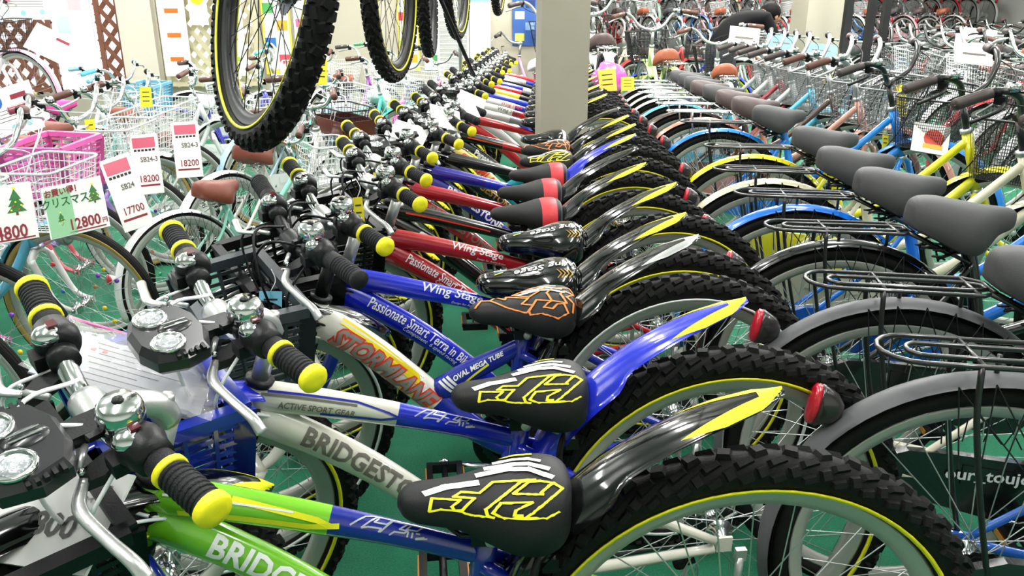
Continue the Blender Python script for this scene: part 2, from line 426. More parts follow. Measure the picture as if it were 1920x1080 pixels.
SO = [[(.437, .053), (.424, .025), (.406, .028), (.376, .061), (.34, .088), (.326, .063), (.347, .053), (.333, .033), (.373, .015), (.377, .028), (.394, .012), (.405, .026)], [(.36, .009), (.331, .028), (.29, -.015), (.322, -.017), (.36, .009)],
      [(.394, .012), (.385, -.002), (.409, -.001), (.426, .014)], [(.335, .084), (.319, .044), (.29, .052), (.296, .017), (.282, -.004), (.246, -.002), (.237, .042), (.237, .06)],
      [(.335, .084), (.333, .096), (.31, .097), (.281, .118), (.26, .1), (.267, .067), (.28, .066), (.29, .082), (.307, .075), (.298, .06), (.29, .052)], [(.29, .052), (.261, .064), (.27, .026), (.26, .014), (.242, .03), (.259, .039), (.246, .063), (.25, .098)]]
def on_top(u, c):
    """place a print coordinate taken across the saddle on its curved top and flank"""
    best = (1e9, 0)
    hw = JS(u, 1.0)[1] / .985
    for k in range(160):
        w = hw * (.985 - 1.9 * k / 160); f = w - 1.43 * (JS(u, w)[2] - .648) - c
        if f <= 0: return w
        if f < best[0]: best = (f, w)
    return best[1]
WST = [[(.35, .012), (.314, .001), (.288, .002), (.262, .019)], [(.34, -.001), (.305, -.009), (.287, -.009), (.265, .002)], [(.33, -.012), (.306, -.019), (.287, -.02), (.274, -.015)], [(.322, -.023), (.302, -.029), (.283, -.03)]]
def junior_saddle(root, style):
    M = Matrix.Translation((.342, 0, 0))
    if style == 'gloss': M = Matrix.Translation((.342, 0, .640)) @ Matrix.Diagonal((1.06, 1.08, 1.15, 1)) @ Matrix.Translation((0, 0, -.640))
    if style == 'redband':
        s = part('saddle', 'sj_red', lambda: JM(lambda u, k: 1 if -.083 < u < -.045 else (2 if u < -.095 else 0)), [SBLK, SRED, SGRY2], root, M, label='black saddle with a red band near the tail')
    elif style == 'whiterim':
        s = part('saddle', 'sj_wr', lambda: JM(lambda u, k: 1 if u < -.088 or (u < -.03 and .34 < k < .6) else 0), [GBLK, WPRT], root, M)
    else:
        s = part('saddle', 'sj', lambda: JM(), [GBLK if style == 'gloss' else SBLK], root, M)
    if style in ('yellow', 'orange'):
        L = SY if style == 'yellow' else SO; it = []
        for l in L:
            V, F = ribbon2d(l, .0042, .004); it.append((V, F, 0, 0, 0, .0014))
        for k, l in enumerate(WST):
            V, F = ribbon2d(l, (.0085, .0075, .005, .003)[k] * (1 if style == 'yellow' else .8), .004); it.append((V, F, 0, 0, 1 if k < 3 or style == 'orange' else 0, .0012))
        if style == 'yellow':
            V, F = ribbon2d([(.412, .045), (.39, .034), (.352, .027)], .011, .004); it.append((V, F, 0, 0, 1, .0008))
        deco('saddle_print', it, lambda x, y, l: JS(x - .342, on_top(x - .342, y), l), [YPRT if style == 'yellow' else OPRT, WPRT], s, key='sp' + style, label=style + ' outline lettering and white stripes printed on the saddle')
    if style == 'gloss':
        V, F, w = text2d('Wing Stage', .031, .008, .2, .95, .004, 1, .005); it = [([(x, y + x * .20) for x, y in V], F, .238, .012, 0, .0016)]
        for i, c in enumerate((0, 1, 2)):
            V, F = ribbon2d([(.385 + i * .004, .02 + i * .006), (.41, .024 + i * .009)], .003); it.append((V, F, 0, 0, c, .0014))
        for i in range(4):
            V, F = ribbon2d([(.285 - i * .008, .045), (.277 - i * .008, .062), (.285 - i * .008, .078)], .0025, .004); it.append((V, F, 0, 0, 3, .0014))
        deco('saddle_print', it, lambda x, y, l: JS(x - .342, on_top(x - .342, y), l), [WPRT, paint('#3a8ed8'), YPRT, GOLD], s, key='spg', label='white Wing Stage lettering on the saddle')
    part('saddle_rails', 'sjr', lambda: MB().tube([(-.07, .02, .585), (-.03, .02, .568), (.03, .02, .568), (.07, .01, .60)], .0035, 6).tube([(-.07, -.02, .585), (-.03, -.02, .568), (.03, -.02, .568), (.07, -.01, .60)], .0035, 6).box((0, 0, .564), (.035, .05, .02)), [BLK], s)
    part('reflective_tag', 'sjt', lambda: MB().box((-.02, .03, .44), (.026, .002, .04)).box((-.02, .031, .462), (.02, .002, .01), mi=1), [paint('#c8502a'), WPRT], s) if style in ('yellow',) else None
    return s
def ring_pts(c, r, n, y=0): return [(c[0] + r * math.cos(2 * PI * k / n), y, c[1] + r * math.sin(2 * PI * k / n)) for k in range(n)]

# ------------------------------------------------------------------ shared small parts
def crankset(chain_r=.062, L=.15):
    def fn():
        b = MB()
        n = 48; pr = [chain_r if k % 2 else chain_r * .94 for k in range(n)]; vs = []
        for y in (-.042, -.046): vs += [(pr[k] * math.cos(2 * PI * k / n), y, pr[k] * math.sin(2 * PI * k / n)) for k in range(n)] + [(chain_r * .72 * math.cos(2 * PI * k / n), y, chain_r * .72 * math.sin(2 * PI * k / n)) for k in range(n)]
        fs = []
        for k in range(n):
            l = (k + 1) % n; fs += [(k, l, n + l, n + k), (2 * n + k, 3 * n + k, 3 * n + l, 2 * n + l), (k, 2 * n + k, 2 * n + l, l), (n + k, n + l, 3 * n + l, 3 * n + k)]
        b.add(vs, fs, 0, False)
        for k in range(5):
            a = 2 * PI * k / 5; b.bar((0, -.044, 0), (chain_r * .8 * math.cos(a), -.044, chain_r * .8 * math.sin(a)), .012, .004, (0, 1, 0))
        b.lathe([(.018, -.05), (.02, -.04), (.016, .04), (.018, .055)], n=14)
        return b
    return fn
def crank_arm():
    b = MB(); b.tube([(0, 0, 0), (.05, .004, 0), (.15, .008, 0)], [.012, .009, .008], 8, oval=(1, .8)); b.ball((0, 0, 0), .015, 10, 6, 0, (1, .6, 1)); b.ball((.15, .008, 0), .012, 10, 6, 0, (1, .6, 1)); return b
def pedal():
    b = MB(); b.tube([(0, 0, 0), (0, .09, 0)], .006, 8)
    for x in (-.03, .03): b.box((x, .05, 0), (.012, .085, .022))
    for y in (.012, .09): b.box((0, y, 0), (.07, .01, .02))
    b.box((-.037, .05, 0), (.003, .06, .012), mi=1); b.box((.037, .05, 0), (.003, .06, .012), mi=1); return b
def cranks(root, bb, ang, cm=CHR, ring=STEEL):
    c = part('crankset', 'crank', crankset(), [ring], root, Matrix.Translation(bb))
    for s in (1, -1):
        a = ang if s > 0 else ang + PI
        Mx = Matrix.Translation((0, s * .06, 0)) @ Matrix.Rotation(-a, 4, 'Y') @ (Matrix.Scale(-1, 4, (0, 1, 0)) if s < 0 else Matrix())
        k = part('crank_arm', 'carm', crank_arm, [cm], c, Mx)
        P = Matrix.Translation((bb[0] + .15 * math.cos(a), s * .07, bb[2] + .15 * math.sin(a))) @ (Matrix.Scale(-1, 4, (0, 1, 0)) if s < 0 else Matrix())
        part('pedal', 'pedal', pedal, [BLK, paint('#e08a1c')], root, P)
def bell():
    return MB().lathe([(.006, -.022), (.01, -.016), (.021, -.014), (.0225, -.008)], (0, 0, 0), (0, 0, 1), 18, 1).lathe([(.0228, -.008), (.0232, .002), (.021, .011), (.017, .0155), (.0, .017)], (0, 0, 0), (0, 0, 1), 20, 0).lathe([(.006, .017), (.005, .019), (0, .02)], (0, 0, 0), (0, 0, 1), 10, 1).bar((.01, 0, -.012), (.035, .004, -.01), .008, .006, mi=1)
def cable(root, pts, m, r=.0025, M=None, key=None):
    return part('cable', key, lambda: MB().tube(crom(pts, 6), r, 6), [m], root, M)
def kickstand(root, x=.0, m=ALU, y=.07):
    part('kickstand', 'kick', lambda: MB().box((0, 0, .325), (.018, .01, .022)).tube(crom([(0, .0, .32), (.01, .02, .2), (.02, .05, .05), (.02, .07, .008)], 4), .007, 8).ball((.022, .072, .008), .010, 8, 5, 1), [m, BLK], root, Matrix.Translation((x, y, 0)))

# ------------------------------------------------------------------ junior mountain bike
HA = math.radians(70); AX = Vector((-math.cos(HA), 0, math.sin(HA)))
def steerM(u, z, ang): return Matrix.Translation((u, 0, z)) @ Matrix.Rotation(ang, 4, AX) @ Matrix.Translation((-u, 0, -z))
def path_shell(path, hw, crown, t=.0022, n=11, mif=None, ymax=None):
    """mudguard: path [(u,z)], hw half widths, crown depth; outward is to the left of travel"""
    P = [np.array(p, float) for p in path]; G = []
    for i, p in enumerate(P):
        a = P[max(0, i - 1)]; b = P[min(len(P) - 1, i + 1)]; d = unit(b - a); nn = np.array([-d[1], d[0]]); row = []
        for k in range(n):
            s_ = -1 + 2 * k / (n - 1); y = hw[i] * math.sin(s_ * 1.25) / math.sin(1.25); dd = crown[i] * (1 - math.cos(s_ * 1.25)) / (1 - math.cos(1.25))
            row.append((p[0] + nn[0] * dd, y, p[1] + nn[1] * dd))
        G.append(row)
    return MB().shell(G, t, mif)
def tip_patch(rear=True):
    def fn():
        b = MB()
        if rear:
            pts = crom([(.335, 0, .375), (.338, 0, .43), (.31, 0, .525), (.255, 0, .60), (.18, 0, .665), (.09, 0, .715), (-.012, 0, .752)], 14); P = np.array([(p[0], p[2]) for p in pts]); H, Cc = RGH, RGC
        else:
            P = np.array(fg_pts()); H, Cc = FGH, [(0, .012), (1, .012)]
        T = np.linspace(0, 1, len(P)); D = np.gradient(P, axis=0); D /= np.linalg.norm(D, axis=1, keepdims=True)
        def at(t, s_):
            p = np.array([np.interp(t, T, P[:, 0]), np.interp(t, T, P[:, 1])]); d = unit(np.array([np.interp(t, T, D[:, 0]), np.interp(t, T, D[:, 1])])); nn = np.array([-d[1], d[0]])
            hw = interp(H, t) + .0008; y = hw * math.sin(s_ * 1.25) / math.sin(1.25); dd = interp(Cc, t) * (1 - math.cos(s_ * 1.25)) / (1 - math.cos(1.25)) - .0026
            return (p[0] + nn[0] * dd, y, p[1] + nn[1] * dd)
        L0, L1 = (.79, .955) if rear else (.84, .96)
        n = 28; m = 12; vs = []
        for j in range(n + 1):
            s_ = -1 + 2 * j / n; a = abs(s_); tb = L1 - (L1 - L0) * (max(0, a - .22) / .5) ** .8 if a < .72 else L0 + (a - .72) * .32
            for i in range(m + 1): vs.append(at(tb + (1 - tb) * i / m, s_))
        b.add(vs, [(j * (m + 1) + i, (j + 1) * (m + 1) + i, (j + 1) * (m + 1) + i + 1, j * (m + 1) + i + 1) for j in range(n) for i in range(m)])
        return b
    return fn
def interp(a, t): return float(np.interp(t, [x for x, _ in a], [y for _, y in a]))
RGH = [(0, .034), (.25, .048), (.62, .045), (.65, .036), (.88, .031), (.95, .023), (1, .003)]; RGC = [(0, .022), (.6, .028), (.66, .015), (1, .006)]
FGH = [(0, .012), (.1, .024), (.88, .026), (.95, .02), (1, .003)]
def rear_guard():
    pts = crom([(.335, 0, .375), (.338, 0, .43), (.31, 0, .525), (.255, 0, .60), (.18, 0, .665), (.09, 0, .715), (-.012, 0, .752)], 8)
    pts = [(p[0], p[2]) for p in pts]; N = len(pts)
    b = path_shell(pts, [interp(RGH, i / (N - 1)) for i in range(N)], [interp(RGC, i / (N - 1)) for i in range(N)], -.0022, 11)
    b.tube([(.338, .02, .40), (.338, -.02, .40)], .006, 8)
    return b
def fg_pts():
    N = 40; return [(.906 + (.352 + .1 * max(0, i / (N - 1) - .8)) * math.cos(math.radians(25 + 125 * i / (N - 1))), .335 + (.352 + .1 * max(0, i / (N - 1) - .8)) * math.sin(math.radians(25 + 125 * i / (N - 1)))) for i in range(N)]
def front_guard():
    pts = fg_pts(); N = len(pts)
    return path_shell(pts, [interp(FGH, i / (N - 1)) for i in range(N)], [.012] * N, -.002, 9)
def oval_tube(b, pts, rs, mis, rw=.75, n=14):
    P = crom([(p[0], 0, p[1]) for p in pts], 8); N = len(P)
    R = [float(np.interp(i / (N - 1), np.linspace(0, 1, len(rs)), rs)) for i in range(N)]
    mi = [int(mis[min(len(mis) - 1, int(i / (N - 1) * len(mis)))]) for i in range(N)]
    return b.tube(P, R, n, mi, oval=(rw, 1), ref=(0, 1, 0))
def junior_frame(style):
    def fn():
        b = MB()
        b.tube([(.770, 0, .552), (.733, 0, .655)], .0195, 16)
        b.lathe([(.0215, 0), (.0215, .012)], (.770, 0, .552), AX, 16, 3); b.lathe([(.0215, 0), (.0215, .010)], (.735, 0, .648), AX, 16, 3)
        if style != 'storm':
            oval_tube(b, TUBES['top'][0], TUBES['top'][1], [0] * 11 + [1] * 9)
            oval_tube(b, [(.752, .598), (.66, .545), (.575, .486), (.48, .405), (.40, .33), (.36, .285)], [.03, .027, .026, .024, .021, .02], [0] * 14 + [1] * 6)
        else:
            oval_tube(b, [(.748, .612), (.65, .54), (.56, .455), (.48, .375), (.40, .31), (.36, .285)], [.034, .032, .031, .029, .025, .022], [0] * 10 + [1] * 10, .72)
            oval_tube(b, [(.515, .435), (.45, .475), (.40, .50), (.345, .528)], [.026, .024, .021, .018], [1])
        b.tube([(.338, 0, .565), (.346, 0, .5), (.362, 0, .275)], .0165, 12, 1)
        b.lathe([(.017, 0), (.02, .004), (.02, .016), (.017, .02)], (.3385, 0, .555), (-.05, 0, 1), 14, 3)
        b.lathe([(.023, -.036), (.023, .036)], (.362, 0, .275), (0, 1, 0), 16, 1)
        for s in (1, -1):
            b.tube(crom([(.345, s * .012, .515), (.27, s * .035, .475), (.17, s * .052, .415), (.02, s * .062, .343)], 5), [.011, .0105, .010, .008], 8, [1] * 7 + [2] * 20)
            b.tube(crom([(.35, s * .02, .28), (.29, s * .038, .285), (.2, s * .052, .30), (.02, s * .062, .328)], 5), [.013, .012, .010, .008], 8, [1] * 8 + [2] * 20)
            b.box((.003, s * .062, .335), (.026, .005, .028), mi=2)
        b.box((.27, 0, .475), (.012, .07, .012), mi=1)
        return b
    return fn
def junior_fork(kind=0):
    b = MB()
    b.lathe([(.0205, -.01), (.022, 0), (.0205, .006)], (.772, 0, .545), AX, 16, 1)
    b.tube(crom([(.774, -.055, .525), (.776, -.03, .54), (.776, 0, .545), (.776, .03, .54), (.774, .055, .525)], 3), .0145, 10)
    for s in (1, -1):
        b.tube(crom([(.776, s * .055, .535), (.80, s * .058, .48), (.838, s * .057, .40), (.868, s * .056, .36), (.900, s * .055, .338)], 5), [.0155, .0155, .0145, .012, .009], 12)
        b.box((.904, s * .055, .335), (.028, .006, .026))
    return b
def j_bar():
    h = [(.757, .217, .81), (.768, .13, .812), (.775, .085, .805), (.778, .045, .785), (.778, 0, .782)]
    P = crom(h + [(x, -y, z) for x, y, z in h[-2::-1]], 5)
    return MB().tube(P, .0115, 12)
def j_stem():
    b = MB(); b.tube([(.735, 0, .65), (.705, 0, .735)], .0135, 12); b.tube(crom([(.706, 0, .728), (.715, 0, .755), (.745, 0, .775), (.775, 0, .782)], 4), [.016, .016, .015, .015], 12)
    b.lathe([(.0185, -.025), (.0195, -.018), (.0195, .018), (.0185, .025)], (.778, 0, .782), (0, 1, 0), 16); b.lathe([(.008, 0), (.008, .012)], (.704, 0, .752), (-.2, 0, 1), 6); return b
def j_grip(yel=True):
    def fn():
        b = MB(); A = unit(v3((.757 - .768, .217 - .13, 0)))
        b.lathe([(.012, 0), (.0155, .002), (.016, .02), (.0148, .03), (.0155, .05), (.0148, .07), (.016, .088), (.0155, .091)], (.768, .128, .811), A, 18, 0)
        for k in range(9): b.lathe([(.0152, 0), (.0166, .0012), (.0166, .003), (.0152, .0042)], v3((.768, .128, .811)) + A * (.026 + k * .0065), A, 18, 0)
        if yel:
            b.lathe([(.0165, 0), (.0182, .001), (.0182, .007), (.0165, .008)], v3((.768, .128, .811)) + A * .017, A, 18, 1)
            b.lathe([(.016, 0), (.0185, .0015), (.0187, .009), (.0165, .0125), (.006, .014), (0, .0135)], v3((.768, .128, .811)) + A * .080, A, 20, 1)
        else: b.lathe([(.0165, 0), (.0175, .002), (.0165, .007), (0, .009)], v3((.768, .128, .811)) + A * .086, A, 18, 0)
        return b
    return fn
def j_shifter():
    b = MB(); A = unit(v3((-.011, .087, 0))); o = v3((.7735, .085, .811))
    b.lathe([(.013, 0), (.021, .003), (.024, .012), (.0245, .022), (.021, .03), (.0195, .042)], o, A, 20, 0)
    b.ball(o + A * .014 + v3((.008, 0, .014)), .017, 14, 8, 1, (1, .9, .7)); b.box(o + A * .014 + v3((.002, 0, .0275)), (.010, .012, .002), mi=2)
    b.box(o + A * .012 + v3((.018, 0, -.012)), (.024, .022, .018), mi=0); return b
def j_lever(sv=True):
    b = MB(); o = v3((.776, .075, .806))
    b.lathe([(.0165, -.008), (.0165, .008)], o, (-.12, 1, 0), 14, 1)
    b.prism([(0, 0), (.02, -.004), (.045, -.002), (.052, .012), (.03, .022), (.008, .014)], .013, lambda x, y, z: (o[0] + x, o[1] - .008 + y, o[2] - .012 - x * .35 - z), 1)
    b.tube(crom([o + v3((.046, .002, -.028)), o + v3((.062, .03, -.034)), o + v3((.056, .07, -.042)), o + v3((.048, .105, -.048)), o + v3((.044, .122, -.062))], 5), [.004, .0055, .005, .0055, .006], 8, 0, oval=(1.3, .8), ref=(1, 0, 0))
    b.tube([o + v3((.046, -.006, -.02)), o + v3((.03, -.03, -.018))], .004, 8, 0); b.ball(o + v3((.046, .002, -.017)), .004, 8, 5, 2); return b
def headlamp_twin():
    b = MB(); poly = [(-.052, -.03), (-.06, .0), (-.05, .034), (-.02, .046), (.02, .046), (.05, .034), (.06, 0), (.052, -.03), (.02, -.042), (-.02, -.042)]
    C = v3((.858, .03, .80))
    n = len(poly)
    def ringz(s, z): return [(C[0] + y * s, C[1] + x * s, C[2] + z) for x, y in poly]
    vs = ringz(.84, -.018) + ringz(1, -.008) + ringz(1, .006) + ringz(.86, .016); fs = [tuple(range(n))]
    for i in range(3): fs += [(i * n + k, (i + 1) * n + k, (i + 1) * n + (k + 1) % n, i * n + (k + 1) % n) for k in range(n)]
    fs.append(tuple(3 * n + k for k in range(n))[::-1]); b.add(vs, fs, 0, False)
    for s in (1, -1):
        b.lathe([(.021, 0), (.021, .005), (.017, .0065), (.0165, .004)], C + v3((.012 if s > 0 else .012, s * .03, .0145)), (0, 0, 1), 20, 1); b.lathe([(.0165, 0), (.012, .004), (0, .006)], C + v3((.012, s * .03, .0165)), (0, 0, 1), 18, 2)
        for k in range(5): b.box(C + v3((-.022 + k * .008, s * .052, .011)), (.004, .014, .006), mi=3)
    b.ball(C + v3((-.008, 0, .014)), .02, 12, 6, 0, (1.2, .8, .35)); b.box(C + v3((-.008, .004, .0215)), (.03, .0022, .001), mi=1); b.box(C + v3((-.008, -.004, .0215)), (.03, .0022, .001), mi=1)
    b.box(C + v3((-.055, 0, -.004)), (.05, .03, .014), mi=3); return b
def small_lamp():
    return MB().lathe([(.006, -.03), (.016, -.025), (.019, 0), (.022, .012), (.021, .016)], (.84, .02, .775), (1, 0, -.1), 14, 0).lathe([(.019, .016), (.012, .02), (0, .021)], (.84, .02, .775), (1, 0, -.1), 14, 1).box((.805, .01, .78), (.04, .014, .014))
def j_cables():
    b = MB()
    b.tube(crom([(.775, .045, .795), (.83, .01, .80), (.845, -.03, .73), (.80, -.02, .66), (.76, .022, .62), (.70, .028, .58)], 6), .0026, 6)
    b.tube(crom([(.775, -.045, .795), (.84, -.02, .81), (.855, .03, .74), (.83, .03, .64), (.81, .02, .58)], 6), .0026, 6)
    b.tube(crom([(.785, .085, .79), (.83, .10, .75), (.82, .06, .68), (.77, .035, .63), (.73, .03, .60)], 6), .0024, 6)
    b.tube(crom([(.785, -.085, .79), (.84, -.10, .76), (.83, -.05, .66), (.78, -.03, .60)], 6), .0024, 6); return b
def basket_plastic(w0=.12, w1=.105, d=.165, h=.17):
    """slatted plastic basket; origin at the back of the rim centre; x forward, z down"""
    def fn():
        b = MB(); X0, X1 = 0, d
        def ring(z, k=1): t = -z / h; i = .025 * t; return [(X0 + i * .2, w0 - i, z), (X1 - i, w1 - i, z), (X1 - i, -w1 + i, z), (X0 + i * .2, -w0 + i, z)]
        R = ring(0); 
        for a, c in zip(R, R[1:] + R[:1]): b.bar(v3(a), v3(c), .018, .02)
        L = ring(-h)
        for a, c in zip(L, L[1:] + L[:1]): b.bar(v3(a), v3(c), .006, .014)
        for k in range(8):
            z = -.022 - k * (h - .03) / 8; Q = ring(z)
            for a, c in zip(Q, Q[1:] + Q[:1]): b.bar(v3(a), v3(c), .003, .0075)
        for (a, c), (e, f) in zip(zip(R, R[1:] + R[:1]), zip(L, L[1:] + L[:1])):
            for t in (0, .25, .5, .75, 1): b.bar(v3(a) * (1 - t) + v3(c) * t, v3(e) * (1 - t) + v3(f) * t, .03 if t in (0, 1) else .006, .006, (0, .3, 1))
        for k in range(9): t = k / 8; b.bar((X0 + .01, -w0 + .03 + t * (2 * w0 - .06), -h), (X1 - .025, -w1 + .03 + t * (2 * w1 - .06), -h), .008, .005)
        return b
    return fn
def basket_wire(w0=.15, w1=.13, d=.23, h=.2, r=.0017, nx=11, nz=7, band=False):
    def fn():
        b = MB(); rimz = []
        def rp(z, r_=None):
            t = -z / h; i = .04 * t; return [(i * .3, -w0 + i, z), (d - i, -w1 + i, z), (d - i, w1 - i, z), (i * .3, w0 - i, z)]
        def rnd(P):
            out = []
            for k in range(4):
                a, p, c = v3(P[k - 1]), v3(P[k]), v3(P[(k + 1) % 4]); e = .03
                out += [p + unit(a - p) * e, p + (unit(a - p) + unit(c - p)) * e * .3, p + unit(c - p) * e]
            return out
        b.tube(rnd(rp(0)), .0045, 6, closed=True); b.tube(rnd(rp(-h)), r * 1.3, 5, closed=True)
        for k in range(1, nz): b.tube(rnd(rp(-h * k / nz)), r, 4, closed=True)
        T, B = rp(0), rp(-h)
        for s in range(4):
            n = nx if s != 1 else nx
            for k in range(n + 1):
                t = k / n; b.tube([v3(T[s]) * (1 - t) + v3(T[(s + 1) % 4]) * t, v3(B[s]) * (1 - t) + v3(B[(s + 1) % 4]) * t], r, 4, caps=False)
        for k in range(nx): t = (k + .5) / nx; b.tube([v3(B[0]) * (1 - t) + v3(B[3]) * t, v3(B[1]) * (1 - t) + v3(B[2]) * t], r, 4, caps=False)
        return b
    return fn
JDEF = dict(wk='knob', rimm=RIMM, spk=SPK, frame='twin', main='#7fc32a', rear='#1a2fa8', tip2='#7fc32a', fork='#1a2fa8', sad='yellow', guard='#0b0c0f', gtip='yellow', fguard='#0b0c0f', fgtip='yellow', ring=YEL, bar=CHR, grip='yellow', cable=BLK, shifter=True, lamp=None, basket=None, steer=.6, crank=.9)
def junior_bike(label, x, y, head, spec, M=None, group='junior mountain bikes parked in the middle row', lite=False):
    s = dict(JDEF); s.update(spec)
    root = empty('junior_bike', label, 'bicycle', group)
    root.matrix_world = M if M is not None else Matrix.Translation((x, y, 0)) @ Euler((-.0366, 0, PI - head), 'XYZ').to_matrix().to_4x4()
    st = steerM(.7635, .574, s['steer'])
    mn, rr, t2 = paint(s['main']), paint(s['rear']), paint(s['tip2'])
    fr = part('frame', 'jf' + s['frame'], junior_frame(s['frame']), [mn, rr, t2, BLK], root)
    part('fork', 'jfork', junior_fork, [paint(s['fork']), BLK], root, st)
    wheel('front_wheel', root, st @ Matrix.Translation((.906, 0, .335)), s['wk'], s['ring'], s['rimm'], s['spk'])
    wheel('rear_wheel', root, Matrix.Translation((0, 0, .335)) @ Matrix.Rotation(.4, 4, 'Y'), s['wk'], s['ring'], s['rimm'], s['spk'], gears=True)
    junior_saddle(root, s['sad'])
    part('seat_post', 'jsp', lambda: MB().tube([(.338, 0, .61), (.346, 0, .5)], .0125, 12).tube([(.338, -.01, .562), (.31, .03, .565), (.285, .045, .56)], .005, 8).ball((.334, .022, .562), .01, 8, 6), [ALU], root)
    if s['guard']:
        g = part('rear_mudguard', 'jrg', rear_guard, [paint(s['guard']) if s['guard'] != '#0b0c0f' else GBLK], root)
        if s['gtip']: part('mudguard_tip', 'jrgt', tip_patch(True), [{'yellow': YPRT, 'grey': ALU}[s['gtip']]], g, label=s['gtip'] + ' forked tip of the mudguard')
    if s['fguard']:
        g = part('front_mudguard', 'jfg', front_guard, [paint(s['fguard']) if s['fguard'] != '#0b0c0f' else GBLK], root, st)
        if s['fgtip']: part('mudguard_tip', 'jfgt', tip_patch(False), [YPRT], g, label='yellow forked tip of the mudguard')
    part('handlebar', 'jbar', j_bar, [s['bar']], root, st)
    part('stem', 'jstem', j_stem, [s['bar'] if s['bar'] is not CHR else ALU], root, st)
    flip = Matrix.Scale(-1, 4, (0, 1, 0))
    for sd in (1, -1):
        Ms = st if sd > 0 else st @ flip
        part('grip', 'jg' + str(s['grip']), j_grip(s['grip'] == 'yellow'), [GRIP, YEL], root, Ms)
        part('brake_lever', 'jlev', j_lever, [ALU, BLK, CHR], root, Ms)
        if s['shifter']: part('gear_shifter', 'jshf', j_shifter, [BLK, CHR, paint('#5a2028')], root, Ms)
    part('bell', 'jbell', bell, [CHR, BLK], root, st @ Matrix.Translation((.775, .075, .838)))
    part('cables', 'jcab', j_cables, [s['cable']], root, st)
    if s['lamp'] == 'twin': part('headlamp', 'jtwin', headlamp_twin, [mat('lamp_grey', '#1c1d20', .3, coat=.3, var=.1), CHR, CLRL, BLK], root, st)
    elif s['lamp']: part('headlamp', 'jlamp', small_lamp, [BLK, CLRL], root, st)
    cranks(root, (.362, 0, .275), s['crank'])
    part('chain', 'jchain', lambda: MB().tube([(.362, -.046, .335), (.0, -.045, .372)], .004, 6).tube([(.362, -.046, .215), (.03, -.045, .25), (.0, -.045, .3)], .004, 6), [STEEL], root)
    part('chain_guard', 'jcg', lambda: MB().lathe([(.05, -.056), (.078, -.055), (.08, -.05), (.075, -.049), (.05, -.052)], (.362, 0, .275), (0, 1, 0), 32), [BLK], root)
    part('derailleur', 'jder', lambda: MB().box((.0, -.06, .29), (.02, .02, .05)).box((.02, -.058, .235), (.016, .012, .08), [[.95, 0, .3], [0, 1, 0], [-.3, 0, .95]]).lathe([(.014, -.004), (.014, .004)], (.032, -.05, .205), (0, 1, 0), 12).lathe([(.014, -.004), (.014, .004)], (.012, -.05, .26), (0, 1, 0), 12), [BLK], root)
    r = part('rear_reflector', 'jref', lambda: MB().box((.0, 0, 0), (.012, .03, .055), mi=0).box((-.008, 0, 0), (.006, .026, .05), mi=1).bar((0, 0, -.02), (.012, 0, -.035), .01, .006), [BLK, REDL], root, Matrix.Translation((.13, .063, .43)))
    part('brake', 'jbrk', lambda: MB().tube(crom([(.275, .045, .47), (.285, .05, .52), (.27, .03, .56), (.262, 0, .567), (.27, -.03, .56), (.285, -.05, .52), (.275, -.045, .47)], 4), .0055, 8).box((.262, .03, .53), (.02, .012, .02)).box((.262, -.03, .53), (.02, .012, .02)), [BLK], root) if not lite else None
    part('front_brake', 'jfbrk', lambda: MB().tube(crom([(.80, .05, .50), (.815, .055, .55), (.82, .03, .60), (.82, 0, .61), (.82, -.03, .60), (.815, -.055, .55), (.80, -.05, .50)], 4), .0055, 8).tube([(.82, 0, .608), (.822, 0, .63)], .003, 6), [BLK], root, st)
    kickstand(root, -.02, ALU, .078)
    if s['basket']:
        Mb = st @ Matrix.Translation((.80, s.get('bw', -.02), .70))
        bcol, kind = s['basket']
        bk = part('basket', 'jb' + kind, basket_plastic() if kind == 'plastic' else basket_wire(), [bcol], root, Mb)
    return root, fr, st
def tube_text(fr, txt, key, size, m, xs=1, off=.03, shear=0, phi=.35, x0=0, y0=0, name='lettering', lift=.0013, under=None):
    f = path_map(key, phi); V, F, w = text2d(txt, size, off, shear, xs, .004)
    it = [(V, F, x0, y0, 0, lift)]; ms = [m]
    if under: V2, F2, w2 = text2d(txt, size, off + .07, shear, xs, .004); it.insert(0, (V2, F2, x0 - (w2 - w) / 2, y0, 1, lift * .6)); ms.append(under)
    return deco(name, it, f, ms, fr)
def tube_lines(fr, lines, key, m, wdt=.0015, phi=.35, name='frame_stripe', lift=.0009):
    f = path_map(key, phi); it = []
    for l in lines:
        V, F = ribbon2d(l, wdt); it.append((V, F, 0, 0, 0, lift))
    return deco(name, it, f, [m], fr)
LOGO = [[(300, 300), (470, 190), (600, 178), (790, 205), (830, 240), (700, 385)], [(450, 330), (620, 190)], [(600, 265), (650, 205)], [(600, 265), (760, 290), (820, 230)], [(450, 335), (530, 325), (700, 345), (680, 385)], [(840, 235), (1240, 295), (1170, 360), (1030, 345), (1080, 280)], [(1030, 270), (940, 345), (1050, 365), (1010, 395), (880, 380), (830, 420)], [(1060, 380), (1060, 440)], [(1120, 390), (1120, 450)], [(1170, 395), (1210, 400)], [(1180, 470), (1320, 460)], [(1180, 460), (1280, 445)]]
LOGO2 = [[((x - 300) * 9.3e-5, -((y - 300) - .17 * (x - 300)) * 1.05e-4 + .004) for x, y in l] for l in LOGO]

